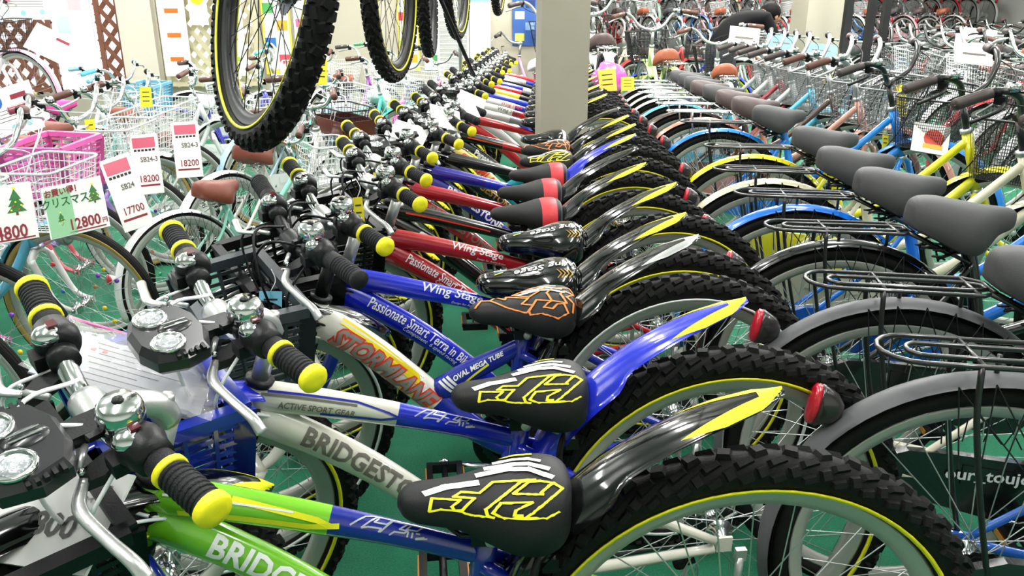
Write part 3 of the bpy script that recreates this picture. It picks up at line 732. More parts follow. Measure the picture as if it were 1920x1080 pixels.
# ------------------------------------------------------------------ city bicycle
HC = math.radians(72); AXC = Vector((-math.cos(HC), 0, math.sin(HC)))
def steerC(ang): return Matrix.Translation((.80, 0, .555)) @ Matrix.Rotation(ang, 4, AXC) @ Matrix.Translation((-.80, 0, -.555))
def guard_arc(cu, a0, a1, flap=False):
    def fn():
        N = 36; pts = []
        for i in range(N):
            a = math.radians(a0 + (a1 - a0) * i / (N - 1)); pts.append((cu + .336 * math.cos(a), .32 + .336 * math.sin(a)))
        return path_shell(pts, [.012] + [.0255] * (N - 2) + [.012], [.013] * N, -.0016, 9)
    return fn
def city_frame(style):
    def fn():
        b = MB(); Tb = lambda pts, r, n=12: b.tube(crom([(p[0], p[1] if len(p) == 3 else 0, p[-1]) for p in pts], 8), r, n)
        b.tube([(.803, 0, .545), (.733, 0, .76)], .0185, 14); b.lathe([(.0205, 0), (.0205, .014)], (.806, 0, .536), AXC, 14, 1); b.lathe([(.0205, 0), (.0205, .016)], (.734, 0, .752), AXC, 14, 1)
        Tb([(.262, .675), (.30, .56), (.37, .275)], .0165)
        if style == 'twin':
            Tb([(.742, .725), (.60, .585), (.48, .48), (.335, .42)], .015); Tb([(.79, .585), (.66, .455), (.54, .36), (.37, .275)], .0185)
        elif style == 'curve':
            Tb([(.742, .72), (.68, .60), (.60, .49), (.50, .42), (.335, .40)], .0155); Tb([(.79, .59), (.72, .46), (.63, .36), (.52, .29), (.37, .272)], .018)
        else:
            Tb([(.745, .715), (.62, .62), (.48, .52), (.31, .52)], .0155); Tb([(.79, .59), (.60, .42), (.37, .275)], .018)
        b.lathe([(.022, -.036), (.022, .036)], (.37, 0, .275), (0, 1, 0), 14)
        for s in (1, -1):
            Tb([(.283, s * .016, .61), (.2, s * .045, .50), (.02, s * .062, .333)], .0075, 8); Tb([(.36, s * .03, .28), (.28, s * .045, .288), (.015, s * .062, .318)], .0095, 8); b.box((.0, s * .062, .322), (.04, .005, .03))
        b.lathe([(.0175, 0), (.02, .003), (.02, .018), (.0175, .02)], (.268, 0, .655), (-.26, 0, 1), 12, 1); return b
    return fn
def city_fork():
    b = MB(); b.tube(crom([(.812, -.05, .50), (.808, -.03, .525), (.806, 0, .535), (.808, .03, .525), (.812, .05, .50)], 3), .012, 8)
    for s in (1, -1):
        b.tube(crom([(.811, s * .05, .51), (.835, s * .052, .44), (.862, s * .054, .37), (.888, s * .055, .338), (.934, s * .055, .322)], 5), [.0135, .013, .011, .0085], 10); b.box((.936, s * .055, .32), (.026, .005, .024))
    return b
def city_bar():
    h = [(.645, .295, .985), (.672, .245, .998), (.712, .20, 1.0), (.740, .15, .972), (.738, .10, .912), (.722, .05, .885), (.705, 0, .877)]
    return MB().tube(crom(h + [(x, -y, z) for x, y, z in h[-2::-1]], 5), .0108, 12)
def city_stem():
    return MB().tube([(.735, 0, .755), (.702, 0, .862)], .0118, 12).tube([(.702, 0, .862), (.707, 0, .875)], [.016, .018], 12).lathe([(.0165, -.022), (.0175, -.015), (.0175, .015), (.0165, .022)], (.705, 0, .875), (0, 1, 0), 14).lathe([(.008, 0), (.008, .01)], (.694, 0, .884), (-.2, 0, 1), 6)
def city_grip():
    A = unit(v3((-.055, .095, -.018))); o = v3((.690, .222, .998))
    b = MB().lathe([(.012, 0), (.0165, .002), (.017, .03), (.0165, .06), (.0172, .105), (.0165, .112), (0, .113)], o, A, 16)
    for k in range(8): a = 2 * PI * k / 8; b.bar(o + A * .006 + .0165 * (v3((0, 0, 1)) * math.sin(a) + v3((.1, 1, 0)) * math.cos(a)), o + A * .106 + .0165 * (v3((0, 0, 1)) * math.sin(a) + v3((.1, 1, 0)) * math.cos(a)), .004, .002)
    return b
def city_lever():
    b = MB(); b.lathe([(.015, -.008), (.015, .008)], (.70, .212, .998), (-.5, 1, 0), 12, 1); b.box((.715, .215, .978), (.03, .016, .022), mi=1)
    b.tube(crom([(.73, .225, .974), (.735, .262, .966), (.715, .30, .954), (.69, .335, .942)], 5), [.005, .006, .0055, .006], 8); return b
def springs():
    b = MB()
    for s in (1, -1):
        P = [( -.055 + .014 * math.cos(2 * PI * k / 8), s * .055 + .014 * math.sin(2 * PI * k / 8), .628 + k * .0019) for k in range(26)]
        b.tube(P, .0025, 5); b.tube(crom([(-.055, s * .055, .63), (-.02, s * .03, .635), (.04, s * .014, .655), (.09, s * .008, .70)], 5), .0035, 6); b.tube([(-.055, s * .055, .625), (-.05, s * .02, .64), (.0, 0, .64)], .003, 6)
    b.box((.0, 0, .65), (.04, .05, .03)); return b
def carrier():
    b = MB(); z = .686
    def loop(x0, x1, w): 
        P = []
        for k in range(9): a = PI / 2 + PI * k / 8; P.append((x0 + w + w * math.cos(a) * .9, w * math.sin(a), z))
        P += [(x1 - .03, -w, z), (x1, -w * .55, z), (x1, w * .55, z), (x1 - .03, w, z)]
        b.tube(P, .0042, 7, closed=True)
    loop(-.20, .135, .058); loop(-.155, .125, .026)
    for x in (-.06, .10): b.tube([(x, -.058, z), (x, .058, z)], .0035, 6)
    for s in (1, -1):
        b.tube(crom([(-.065, s * .058, z), (-.06, s * .064, .60), (-.03, s * .068, .45), (0, s * .068, .33)], 4), .0048, 7)
        b.tube([(.12, s * .045, z), (.275, s * .02, .612)], .0042, 6)
    b.tube([(-.02, 0, z), (-.02, 0, .655)], .004, 6); b.tube([(.09, 0, z), (.09, 0, .645)], .004, 6); return b
def skirt_guard():
    b = MB()
    for s in (1, -1):
        for k in range(7):
            a = math.radians(50 + k * 9); c = math.radians(40 + k * 9); b.tube([(.33 * math.cos(a), s * .03, .32 + .33 * math.sin(a)), (.20 * math.cos(c + .25), s * .04, .32 + .20 * math.sin(c + .25))], .0012, 4, caps=False)
            b.tube([(.33 * math.cos(a), s * .03, .32 + .33 * math.sin(a)), (.20 * math.cos(c - .2), s * .04, .32 + .20 * math.sin(c - .2))], .0012, 4, caps=False)
    return b
def chain_case():
    b = MB(); P = []
    for k in range(9): a = -PI / 2 + PI * k / 8; P.append((.38 + .085 * math.cos(a), .275 + .078 * math.sin(a)))
    P += [(.1, .372), (.02, .372)]; 
    for k in range(5): a = PI / 2 + PI * k / 4; P.append((-.0 + .045 * math.cos(a), .322 + .042 * math.sin(a)))
    b.prism(P, .018, lambda x, y, z: (x, -.052 - z, y)); b.prism([(.12, .312), (.12, .352), (.36, .335), (.36, .29)], .004, lambda x, y, z: (x, -.069 - z, y)); return b
def tail_lamp():
    b = MB(); b.lathe([(.010, 0), (.020, .012), (.026, .034), (.027, .04)], (0, 0, 0), (-1, 0, .1), 16, 0); b.lathe([(.0265, .04), (.026, .048), (.02, .053), (0, .055)], (0, 0, 0), (-1, 0, .1), 16, 1)
    for i in range(len(b.v)): x, y, z = b.v[i]; b.v[i] = (x, y * .8, z * 1.35)
    return b
def city_cables():
    b = MB()
    b.tube(crom([(.72, .21, .97), (.80, .16, .94), (.86, .02, .88), (.82, -.02, .76), (.78, -.02, .66), (.70, 0, .54)], 6), .0024, 6)
    b.tube(crom([(.72, -.21, .97), (.80, -.16, .95), (.87, 0, .90), (.84, .03, .78), (.82, .02, .60)], 6), .0024, 6); return b
def round_lamp():
    return MB().lathe([(.01, -.04), (.03, -.032), (.038, -.008), (.04, .008), (.037, .012)], (.935, -.0, .60), (1, 0, -.12), 18, 0).lathe([(.036, .012), (.02, .018), (0, .02)], (.935, 0, .60), (1, 0, -.12), 18, 1).bar((.90, 0, .59), (.83, 0, .545), .02, .006, mi=2)
CDEF = dict(fa=(-15, 140), frame='twin', main='#1f74d8', fork=None, guard=None, fguard=None, tyre=RUB, side=None, rimm=RIMM, sad='grey', bar=ALU, grip=BRGRIP, rack=CHR, basket=(KWIRE, 'wire'), case='#141416', steer=-.75, s=1, lamp=None, tail=True, beads=0, crank=.3, cable=BLK, text=None, spk=SPK, gears=False)
SADC = dict(grey=SGREY, brown=SBRN, tan=TANS, dark=DBRN, pink=PINKS, white=WPL, black=SBLK)
def city_bike(label, x, y, th, spec, group, z=0, lean=.03, lite=False, cat='bicycle', name='city_bike'):
    s = dict(CDEF); s.update(spec)
    root = empty(name, label, cat, group); root.matrix_world = Matrix.Translation((x, y, z)) @ Euler((-lean, 0, th), 'XYZ').to_matrix().to_4x4() @ Matrix.Scale(s['s'], 4)
    st = steerC(s['steer']); mn = paint(s['main'])
    fr = part('frame', 'cf' + s['frame'], city_frame(s['frame']), [mn, ALU], root)
    part('fork', 'cfork', city_fork, [paint(s['fork'] or s['main'])], root, st)
    wheel('front_wheel', root, st @ Matrix.Translation((.936, 0, .32)), 'city', s['side'], s['rimm'], s['spk'], tyrem=s['tyre'], beads=s['beads'], lite=lite)
    wheel('rear_wheel', root, Matrix.Translation((0, 0, .32)) @ Matrix.Rotation(.3, 4, 'Y'), 'city', s['side'], s['rimm'], s['spk'], tyrem=s['tyre'], beads=s['beads'], gears=s['gears'], lite=lite)
    g = s['guard'] or s['main']
    gm = g if not isinstance(g, str) else paint(g); fg = s['fguard'] or gm; fg = fg if not isinstance(fg, str) else paint(fg)
    part('rear_mudguard', 'crg', guard_arc(0, 8, 200), [gm], root); part('front_mudguard', 'cfg' + str(s['fa']), guard_arc(.936, *s['fa']), [fg], root, st)
    Sd = part('saddle', 'csad', lambda: CM(), [SADC[s['sad']]], root, Matrix.Translation((.246, 0, 0)))
    part('saddle_springs', 'cspr', springs, [BLK if s['sad'] in ('grey', 'black') else CHR], Sd)
    part('seat_post', 'csp', lambda: MB().tube([(.248, 0, .70), (.264, 0, .655)], .0125, 10), [ALU], root)
    part('handlebar', 'cbar', city_bar, [s['bar']], root, st); part('stem', 'cstem', city_stem, [s['bar']], root, st)
    for sd in (1, -1):
        Ms = st if sd > 0 else st @ Matrix.Scale(-1, 4, (0, 1, 0))
        part('grip', 'cgrip', city_grip, [s['grip']], root, Ms)
        part('brake_lever', 'clev', city_lever, [ALU if s['bar'] is not RACKB else BLK, BLK], root, Ms)
    if s['rack']:
        part('carrier', 'crack', carrier, [s['rack']], root)
    if not lite:
        part('skirt_guard', 'cskirt', skirt_guard, [KWIRE], root)
        part('cables', 'ccab', city_cables, [s['cable']], root, st)
        part('bell', 'jbell', bell, [CHR, BLK], root, st @ Matrix.Translation((.728, -.175, 1.005)) @ Matrix.Scale(.9, 4))
        kickstand(root, -.01, ALU if s['rack'] is CHR else BLK, .075)
        cranks(root, (.37, 0, .275), s['crank'])
    cc = part('chain_case', 'ccase', chain_case, [paint(s['case'])], root)
    if s['text']:
        V, F, w = text2d(s['text'], .034, .02, 0, 1.1, 0)
        deco('lettering', [(V, F, .09, .330, 0, 0)], lambda X, Y, l: (X, -.0745, Y), [WPRT], cc)
    if s['tail']: part('tail_lamp', 'ctail', tail_lamp, [SMOKE, REDL], root, Matrix.Translation((-.232, 0, .572)) @ Matrix.Rotation(.1, 4, 'Y'))
    if s['lamp']: part('headlamp', 'clamp', round_lamp, [s['lamp'], CLRL, ALU], root, st)
    if s['basket']:
        bc, kind = s['basket']; Mb = st @ Matrix.Translation((.80, 0, .865))
        part('basket', 'cb' + kind, {'wire': basket_wire(.155, .14, .24, .22), 'fine': basket_wire(.155, .14, .24, .23, .0011, 26, 18), 'plastic': basket_plastic(.15, .13, .25, .2)}[kind], [bc], root, Mb)
    return root

# ================================================================== THE SETTING
def struct(name, b, mats, label=None, parent=None):
    o = part(name, None, (lambda: b) if isinstance(b, MB) else b, mats, parent)
    o['kind'] = 'structure'
    if label: o['label'] = label
    return o
def carpet():
    m = bpy.data.materials.new('green_carpet'); m.use_nodes = True; nt = m.node_tree; b = nt.nodes['Principled BSDF']; b.inputs['Roughness'].default_value = .85
    tc = nt.nodes.new('ShaderNodeTexCoord'); n1 = nt.nodes.new('ShaderNodeTexNoise'); n1.inputs['Scale'].default_value = 260; n1.inputs['Detail'].default_value = 4
    n2 = nt.nodes.new('ShaderNodeTexNoise'); n2.inputs['Scale'].default_value = 3; nt.links.new(tc.outputs['Object'], n1.inputs['Vector']); nt.links.new(tc.outputs['Object'], n2.inputs['Vector'])
    r = nt.nodes.new('ShaderNodeValToRGB'); r.color_ramp.elements[0].position = .3; r.color_ramp.elements[1].position = .72
    r.color_ramp.elements[0].color = (*hexc('#0f4f38'), 1); r.color_ramp.elements[1].color = (*hexc('#1f8a63'), 1)
    a = nt.nodes.new('ShaderNodeMath'); a.operation = 'MULTIPLY_ADD'; a.inputs[1].default_value = .6; nt.links.new(n1.outputs['Fac'], a.inputs[0])
    a2 = nt.nodes.new('ShaderNodeMath'); a2.operation = 'MULTIPLY'; a2.inputs[1].default_value = .4; nt.links.new(n2.outputs['Fac'], a2.inputs[0]); nt.links.new(a2.outputs[0], a.inputs[2])
    nt.links.new(a.outputs[0], r.inputs['Fac']); nt.links.new(r.outputs[0], b.inputs['Base Color'])
    bp = nt.nodes.new('ShaderNodeBump'); bp.inputs['Strength'].default_value = .5; bp.inputs['Distance'].default_value = .003; nt.links.new(n1.outputs['Fac'], bp.inputs['Height']); nt.links.new(bp.outputs['Normal'], b.inputs['Normal'])
    return m
WALL = mat('wall_paint', '#b9b2a0', .8, var=.04, vscale=3, bump=.15, bscale=60)
WALLW = mat('white_wall_paint', '#e4e4df', .8, var=.03, vscale=3)
CEILM = mat('ceiling_board', '#e2e2de', .85, var=.02)
PILL = mat('pillar_paint', '#aaa494', .75, var=.06, vscale=4, bump=.3, bscale=40)
WOOD = mat('lattice_wood', '#7c4c38', .55, var=.2, vscale=8)
DAY = mat('daylight_pane', '#f6fbff', .4, emit=1.25)
PAPER = mat('banner_cloth', '#f0ecdf', .7, var=.04)
SHUT = mat('shutter_slats', '#dcdcd8', .45, var=.05)
X0, X1, Y0, Y1, YB = -6.2, 11, -2.6, 17, 8.0
struct('floor', MB().box(((X0 + X1) / 2, (Y0 + Y1) / 2, -.05), (X1 - X0, Y1 - Y0, .1)), [carpet()], 'short green carpet floor of the shop')
struct('ceiling', MB().box(((X0 + X1) / 2, (Y0 + Y1) / 2, CEIL + .05), (X1 - X0, Y1 - Y0, .1)), [CEILM])
struct('wall_left', MB().box((X0 - .05, (Y0 + Y1) / 2, CEIL / 2), (.1, Y1 - Y0, CEIL)), [WALLW])
struct('wall_right', MB().box((X1 + .05, (Y0 + Y1) / 2, CEIL / 2), (.1, Y1 - Y0, CEIL)), [WALLW])
struct('wall_front', MB().box(((X0 + X1) / 2, Y0 - .05, CEIL / 2), (X1 - X0, .1, CEIL)), [WALLW])
struct('wall_rear', MB().box(((X0 + X1) / 2, Y1 + .05, CEIL / 2), (X1 - X0, .1, CEIL)), [WALLW])
# wall behind the left side of the shop with two windows
wb = MB(); W1 = (-5.4, -2.86, .42, 2.3); W2 = (-2.52, -1.62, .5, 2.3); t = .16
def wallbox(b, xa, xb, za, zb): b.box(((xa + xb) / 2, YB + t / 2, (za + zb) / 2), (xb - xa, t, zb - za))
wallbox(wb, X0, W1[0], 0, CEIL); wallbox(wb, W1[0], W1[1], 0, W1[2]); wallbox(wb, W1[0], W1[1], W1[3], CEIL)
wallbox(wb, W1[1], W2[0], 0, CEIL); wallbox(wb, W2[0], W2[1], 0, W2[2]); wallbox(wb, W2[0], W2[1], W2[3], CEIL); wallbox(wb, W2[1], 1.03, 0, CEIL)
struct('wall_back', wb, [WALL], 'beige wall at the back left, behind the bicycles')
struct('wall_side', MB().box((1.03 + .05, (YB + Y1) / 2, CEIL / 2), (.1, Y1 - YB, CEIL)), [WALL])
for i, W in enumerate((W1, W2)):
    f = MB(); w = .05
    for za in (W[2], W[3] - w): f.box(((W[0] + W[1]) / 2, YB + .1, za + w / 2), (W[1] - W[0], .08, w))
    n = 3 if i == 0 else 1
    for k in range(n + 1): x = W[0] + w / 2 + (W[1] - W[0] - w) * k / n; f.box((x, YB + .1, (W[2] + W[3]) / 2), (w, .08, W[3] - W[2]))
    fo = struct(f'window_{i + 1}', f, [WPL], 'bright window with daylight behind it')
    for k in range(n):
        xa = W[0] + (W[1] - W[0]) * k / n; xb = W[0] + (W[1] - W[0]) * (k + 1) / n
        part('pane', None, lambda: MB().box(((xa + xb) / 2, YB + .12, (W[2] + W[3]) / 2), (xb - xa - w, .01, W[3] - W[2] - 2 * w)), [DAY], fo)
struct('baseboard_back', MB().box(((X0 + 1.03) / 2, YB - .01, .05), (1.03 - X0, .02, .1)), [WALLW])
# lattice screens in front of the windows, every lath a piece of its own
def lattice(label, x0, x1, z0, z1, y, pitch=.135, m=WOOD, w=.03):
    root = empty('lattice_screen', label, 'screen'); root.location = ((x0 + x1) / 2, y, z0)
    W, H = x1 - x0, z1 - z0
    part('screen_frame', None, lambda: MB().box((0, 0, .02), (W, .04, .04)).box((0, 0, H - .02), (W, .04, .04)).box((-W / 2 + .02, 0, H / 2), (.04, .04, H)).box((W / 2 - .02, 0, H / 2), (.04, .04, H)), [m], root)
    k = 1.25   # slope of the laths
    for s in (1, -1):
        c = -W * k
        while c < H + W * k:
            # line z = c + s*k*(x + W/2 if s>0 else W/2 - x)
            P = []
            for q in range(2):
                pass
            f = lambda x: c + k * (x + W / 2) if s > 0 else c + k * (W / 2 - x)
            xs = sorted([-W / 2, W / 2, ((0 - c) / k - W / 2) * s, ((H - c) / k - W / 2) * s])
            xa, xb = xs[1], xs[2]
            if xb - xa > .03 and -W / 2 - 1e-6 <= xa and xb <= W / 2 + 1e-6 and 0 <= round(f((xa + xb) / 2), 4) <= H:
                za, zb = f(xa), f(xb)
                part('slat', None, lambda: MB().bar((xa, s * .008, za), (xb, s * .008, zb), .012, w, (0, 0, 1)), [m], root)
            c += pitch * k
    return root
lattice('brown wooden diamond lattice in front of the left window', -5.3, -3.46, .46, 2.1, YB - .06, .125, WOOD, .04)
lattice('narrow brown diamond lattice beside the white noticeboard', -3.06, -2.84, .46, 2.1, YB - .06, .125, WOOD, .04)
lattice('pale lattice screen covering the second window behind the hanging banners', -2.5, -1.64, .5, 2.1, YB - .06, .11, mat('pale_lattice', '#d9cfae', .6, var=.05), .045)
struct('trim_1', MB().box((-2.69, YB - .08, 1.4), (.3, .14, 2.8)), [mat('post_paint', '#d6cfc0', .6, var=.03)], 'beige post between the two windows')
def flat(name, label, cat, c, w, h, m, rotx=0, rotz=0, roty=0, group=None, t=.004):
    """a card, poster or board: root mesh at c facing -y"""
    o = part(name, None, lambda: MB().box((0, 0, 0), (w, t, h)), [m], None); tag(o, label, cat, group)
    o.matrix_world = Matrix.Translation(c) @ Euler((rotx, roty, rotz), 'XYZ').to_matrix().to_4x4(); return o
def on_card(o, txt, x, z, size, m, name='lettering', off=.02, xs=1, shear=0, t=.004):
    V, F, w = text2d(txt, size, off, shear, xs, 0)
    return deco(name, [(V, F, x - w / 2, z, 0, 0)], lambda X, Y, l: (X, -t / 2 - .0012, Y), [m], o)
def patch(o, x, z, w, h, m, name='printed_block', t=.004, lift=.0008):
    return part(name, None, lambda: MB().box((x, -t / 2 - lift / 2, z), (w, lift, h)), [m], o)
def poly(o, P, m, name='printed_figure', t=.004, lift=.001):
    return part(name, None, lambda: MB().prism(P, lift, lambda x, y, z: (x, -t / 2 - z, y)), [m], o)
def circ(cx, cz, r, n=14, sx=1): return [(cx + r * sx * math.cos(2 * PI * k / n), cz + r * math.sin(2 * PI * k / n)) for k in range(n)]
# noticeboard, banners, posters on the back wall
nb = flat('noticeboard', 'white noticeboard between the two brown lattices', 'board', (-3.24, YB - .12, 1.35), .34, 1.0, WPL, t=.02)
for k in range(4): patch(nb, -.08 + .12 * (k % 2), -.1 + .2 * k - .2, .11, .15, paint(('#cfe0ee', '#e7c4cc', '#9db8d4', '#f2efe8')[k]), 'notice', .02)
for i, (x, c, lab) in enumerate(((-2.36, '#e8742a', 'white hanging banner with orange bars'), (-1.86, '#a8cf3a', 'white hanging banner with light green bars'))):
    b = flat('banner', lab + ' in front of the pale lattice', 'banner', (x, YB - .16, 1.35), .24, 1.5, PAPER)
    for k in range(7): patch(b, 0, -.6 + .21 * k, .12, .04, paint(c), 'banner_bar')
yb = flat('banner', 'small banner with a yellow disc between the two striped banners', 'banner', (-2.12, YB - .17, 1.5), .16, .9, PAPER); poly(yb, circ(0, -.22, .06), YPRT)
PC = ['#e9e4d0', '#ffe14a', '#f4f6f6', '#d8e8f4', '#f7efe9', '#e8f2d8']
plabs = ['yellow edged poster with red and blue pictures', 'white poster with pink picture rows', 'yellow poster with black headline', 'pale blue poster with small print']
for i, (x, z, w, h) in enumerate(((-1.47, 1.05, .26, .9), (-1.16, .95, .3, .7), (-.25, 1.0, .2, .75), (-.04, .98, .14, .7))):
    p = flat('poster', plabs[i] + ' on the beige wall', 'poster', (x, YB - .012, z), w, h, paint(('#ffe14a', '#f4f6f6', '#ffe93a', '#d6e8ee')[i]))
    patch(p, 0, 0, w * .86, h * .9, CARD)
    for k in range(5): patch(p, (-.25 if k % 2 else .2) * w, -h * .35 + h * .17 * k, w * .38, h * .1, paint(('#e04a5a', '#3b78c8', '#f0b030', '#58b060', '#d870a0')[(k + i) % 5]), 'printed_picture', .004, .0016)
lk = empty('roller_shutter', 'white slatted shutter panel leaning beside the back wall poster', 'shutter'); lk.location = (.17, YB - .05, .25)
part('shutter_frame', None, lambda: MB().box((-.14, 0, .8), (.02, .05, 1.6)).box((.14, 0, .8), (.02, .05, 1.6)), [SHUT], lk)
sm = MB().box((0, 0, 0), (.26, .02, .034)).mesh('slat', 1)
for k in range(38):
    o = bpy.data.objects.new('slat', sm); COL.objects.link(o); o.parent = lk; o.location = (0, -.004, .03 + k * .0415); o.rotation_euler = (.45, 0, 0)
    o.material_slots[0].link = 'OBJECT'; o.material_slots[0].material = SHUT
cp = flat('poster', 'tall white and cyan poster beside the white shutter', 'poster', (.43, YB - .012, 1.1), .2, 1.5, CARD); patch(cp, 0, .3, .19, .3, paint('#8fd6da')); patch(cp, 0, -.3, .12, .4, paint('#dfe6ea'))
bp_ = flat('poster', 'blue poster with photographs of bicycles at the end of the beige wall', 'poster', (.86, YB - .012, 1.2), .24, .7, paint('#3c62a8'))
for k in range(6): patch(bp_, -.05 + .1 * (k % 2), -.27 + .1 * k, .09, .07, paint(('#d8d860', '#8fb0e0', '#dfe6ef', '#2a3c70', '#c8d850', '#9aa6c0')[k]), 'printed_picture')
# pillars
struct('pillar_1', MB().box((.625, 4.08, CEIL / 2), (.235, .22, CEIL)), [PILL], 'square beige pillar rising from the middle row')
struct('pillar_2', MB().box((4.0, 8.5, CEIL / 2), (.4, .4, CEIL)), [PILL], 'pale pillar far off behind the right hand rows')
# ceiling lights
for i, (lx, ly) in enumerate(LAMPS):
    r = empty('ceiling_light', 'white twin tube fluorescent fixture on the ceiling', 'light', 'ceiling light fixtures in rows'); r.location = (lx, ly, LZ)
    part('fixture_body', 'fixb', lambda: MB().box((0, 0, -.03), (.2, 1.3, .06), taper=1).tube([(0, -.4, 0), (0, -.4, CEIL - LZ)], .006, 6).tube([(0, .4, 0), (0, .4, CEIL - LZ)], .006, 6), [WPL], r)
    for s in (-.06, .06): part('tube', f'fixt{s}', lambda: MB().tube([(s, -.6, -.085), (s, .6, -.085)], .014, 8), [mat('lamp_glow', '#ffffff', .4, emit=6)], r)

# ================================================================== MIDDLE ROW: junior mountain bikes
def deg(a): return math.radians(a)
# 1 nearest
r, fr, st = junior_bike('nearest junior mountain bike, lime green and blue, black headlamp with two round lenses', .386, .847, .045, dict(main='#79c427', rear='#12228f', tip2='#79c427', fork='#12228f', steer=.80, sad='yellow', lamp='twin', cable=WPL, crank=2.4, basket=(BLK, 'plastic')), )
tube_text(fr, 'BRIDGESTONE', 'down', .036, WPRT, 1.05, .03, phi=.45, x0=.085, y0=-.002)
deco('frame_emblem', [(*ribbon2d(l, .0022), .24, 0, 0, .0009) for l in LOGO2], path_map('top', .3), [SPRT], fr, label='outlined silver emblem on the top tube')
f = path_map('top', .2)
deco('frame_stripe', [(*ribbon2d([(.10, .011), (.20, .004), (.215, .0)], .007), 0, 0, 0, .0008), (*ribbon2d([(.04, -.011), (.19, -.006), (.225, .001)], .007), 0, 0, 0, .0008), (*ribbon2d([(.02, .006), (.17, .008)], .0022), 0, 0, 1, .001)], f, [YPRT, WPRT], fr)
# 2
r, fr, st2 = junior_bike('second junior mountain bike, white and blue with a blue slatted basket of papers', .456, 1.152, -.027, dict(main='#d9d5c9', rear='#1424b8', tip2='#d9d5c9', fork='#d9d5c9', steer=.646, sad='yellow', lamp='twin', guard='#1a2cc8', fguard='#1a2cc8', cable=WPL, crank=.75, basket=(paint('#2038b0'), 'plastic')))
tube_text(fr, 'BRIDGESTONE', 'down', .036, GPRT, 1.05, .03, phi=.45, x0=.085, y0=-.002)
deco('frame_emblem', [(*ribbon2d(l, .0022), .24, 0, 0, .0009) for l in LOGO2], path_map('top', .3), [SPRT], fr)
deco('frame_stripe', [(*ribbon2d([(.02, .01), (.15, .012), (.20, .004), (.215, .0)], .003), 0, 0, 0, .0008), (*ribbon2d([(.10, -.012), (.19, -.008), (.225, .001)], .004), 0, 0, 0, .0008), (*ribbon2d([(.01, .006), (.15, .007)], .003), 0, 0, 1, .001)], f, [paint('#2228a0'), GPRT], fr)
tube_text(fr, 'ACTIVE SPORT GEAR', 'top', .011, GPRT, 1.1, .02, .2, phi=.1, x0=.035, y0=-.003)
# 3
r, fr, st3 = junior_bike('third junior mountain bike, white yellow and blue with one fat down tube', .498, 1.518, -.034, dict(frame='storm', main='#e6e2d8', rear='#1a2a9c', tip2='#1a2a9c', fork='#e6e2d8', steer=.539, sad='orange', gtip='grey', ring=WPRT, grip='plain', bar=BLK, crank=.2, fgtip=False, basket=(mat('dark_grey_plastic', '#3a4146', .45, var=.08), 'plastic')))
tube_text(fr, 'STORMLANE', 'fat', .046, paint('#98928c'), .93, .03, .35, phi=.18, x0=.045, y0=-.008, under=RPRT)
deco('frame_stripe', [(*ribbon2d([(.05, .018), (.12, .013), (.24, .010)], .014), 0, 0, 0, .0006), (*ribbon2d([(.17, .006), (.25, .004)], .012), 0, 0, 0, .0006), (*ribbon2d([(.22, -.024), (.34, -.016)], .005), 0, 0, 0, .0006), (*ribbon2d([(.235, .02), (.262, .0)], .010), 0, 0, 1, .0008)], path_map('fat', .3), [paint('#f4dc12'), WPRT], fr)
tube_text(fr, 'OVAL MEGA TUBE', 'strut', .0125, WPRT, 1.1, .03, .25, phi=.35, x0=.045, y0=.003)
tube_lines(fr, [[(.018 + k * .009, .012), (.026 + k * .009, -.012)] for k in range(3)], 'strut', WPRT, .0055)
tube_lines(fr, [[(.04, -.016), (.12, -.004)]], 'strut', YPRT, .004)
def wingstage(fr, tc=WPRT, downs=True):
    tube_text(fr, 'Wing Stage', 'top', .027, tc, 1.12, .008, .15, phi=.55, x0=.17, y0=.001)
    tube_text(fr, 'Design for Active Junior', 'top', .008, tc, 1, 0, .2, phi=-.42, x0=.24)
    if downs:
        tube_text(fr, 'Passionate Smart Terra in Bike', 'down', .028, tc, .78, .012, .15, phi=.52, x0=.065)
        tube_text(fr, 'Component  6 speed racing', 'down', .012, tc, 1.1, 0, .15, phi=-.22, x0=.16)
        tube_lines(fr, [[(.24, .022), (.42, .022)], [(.26, .026), (.40, .026)]], 'down', tc, .0012)
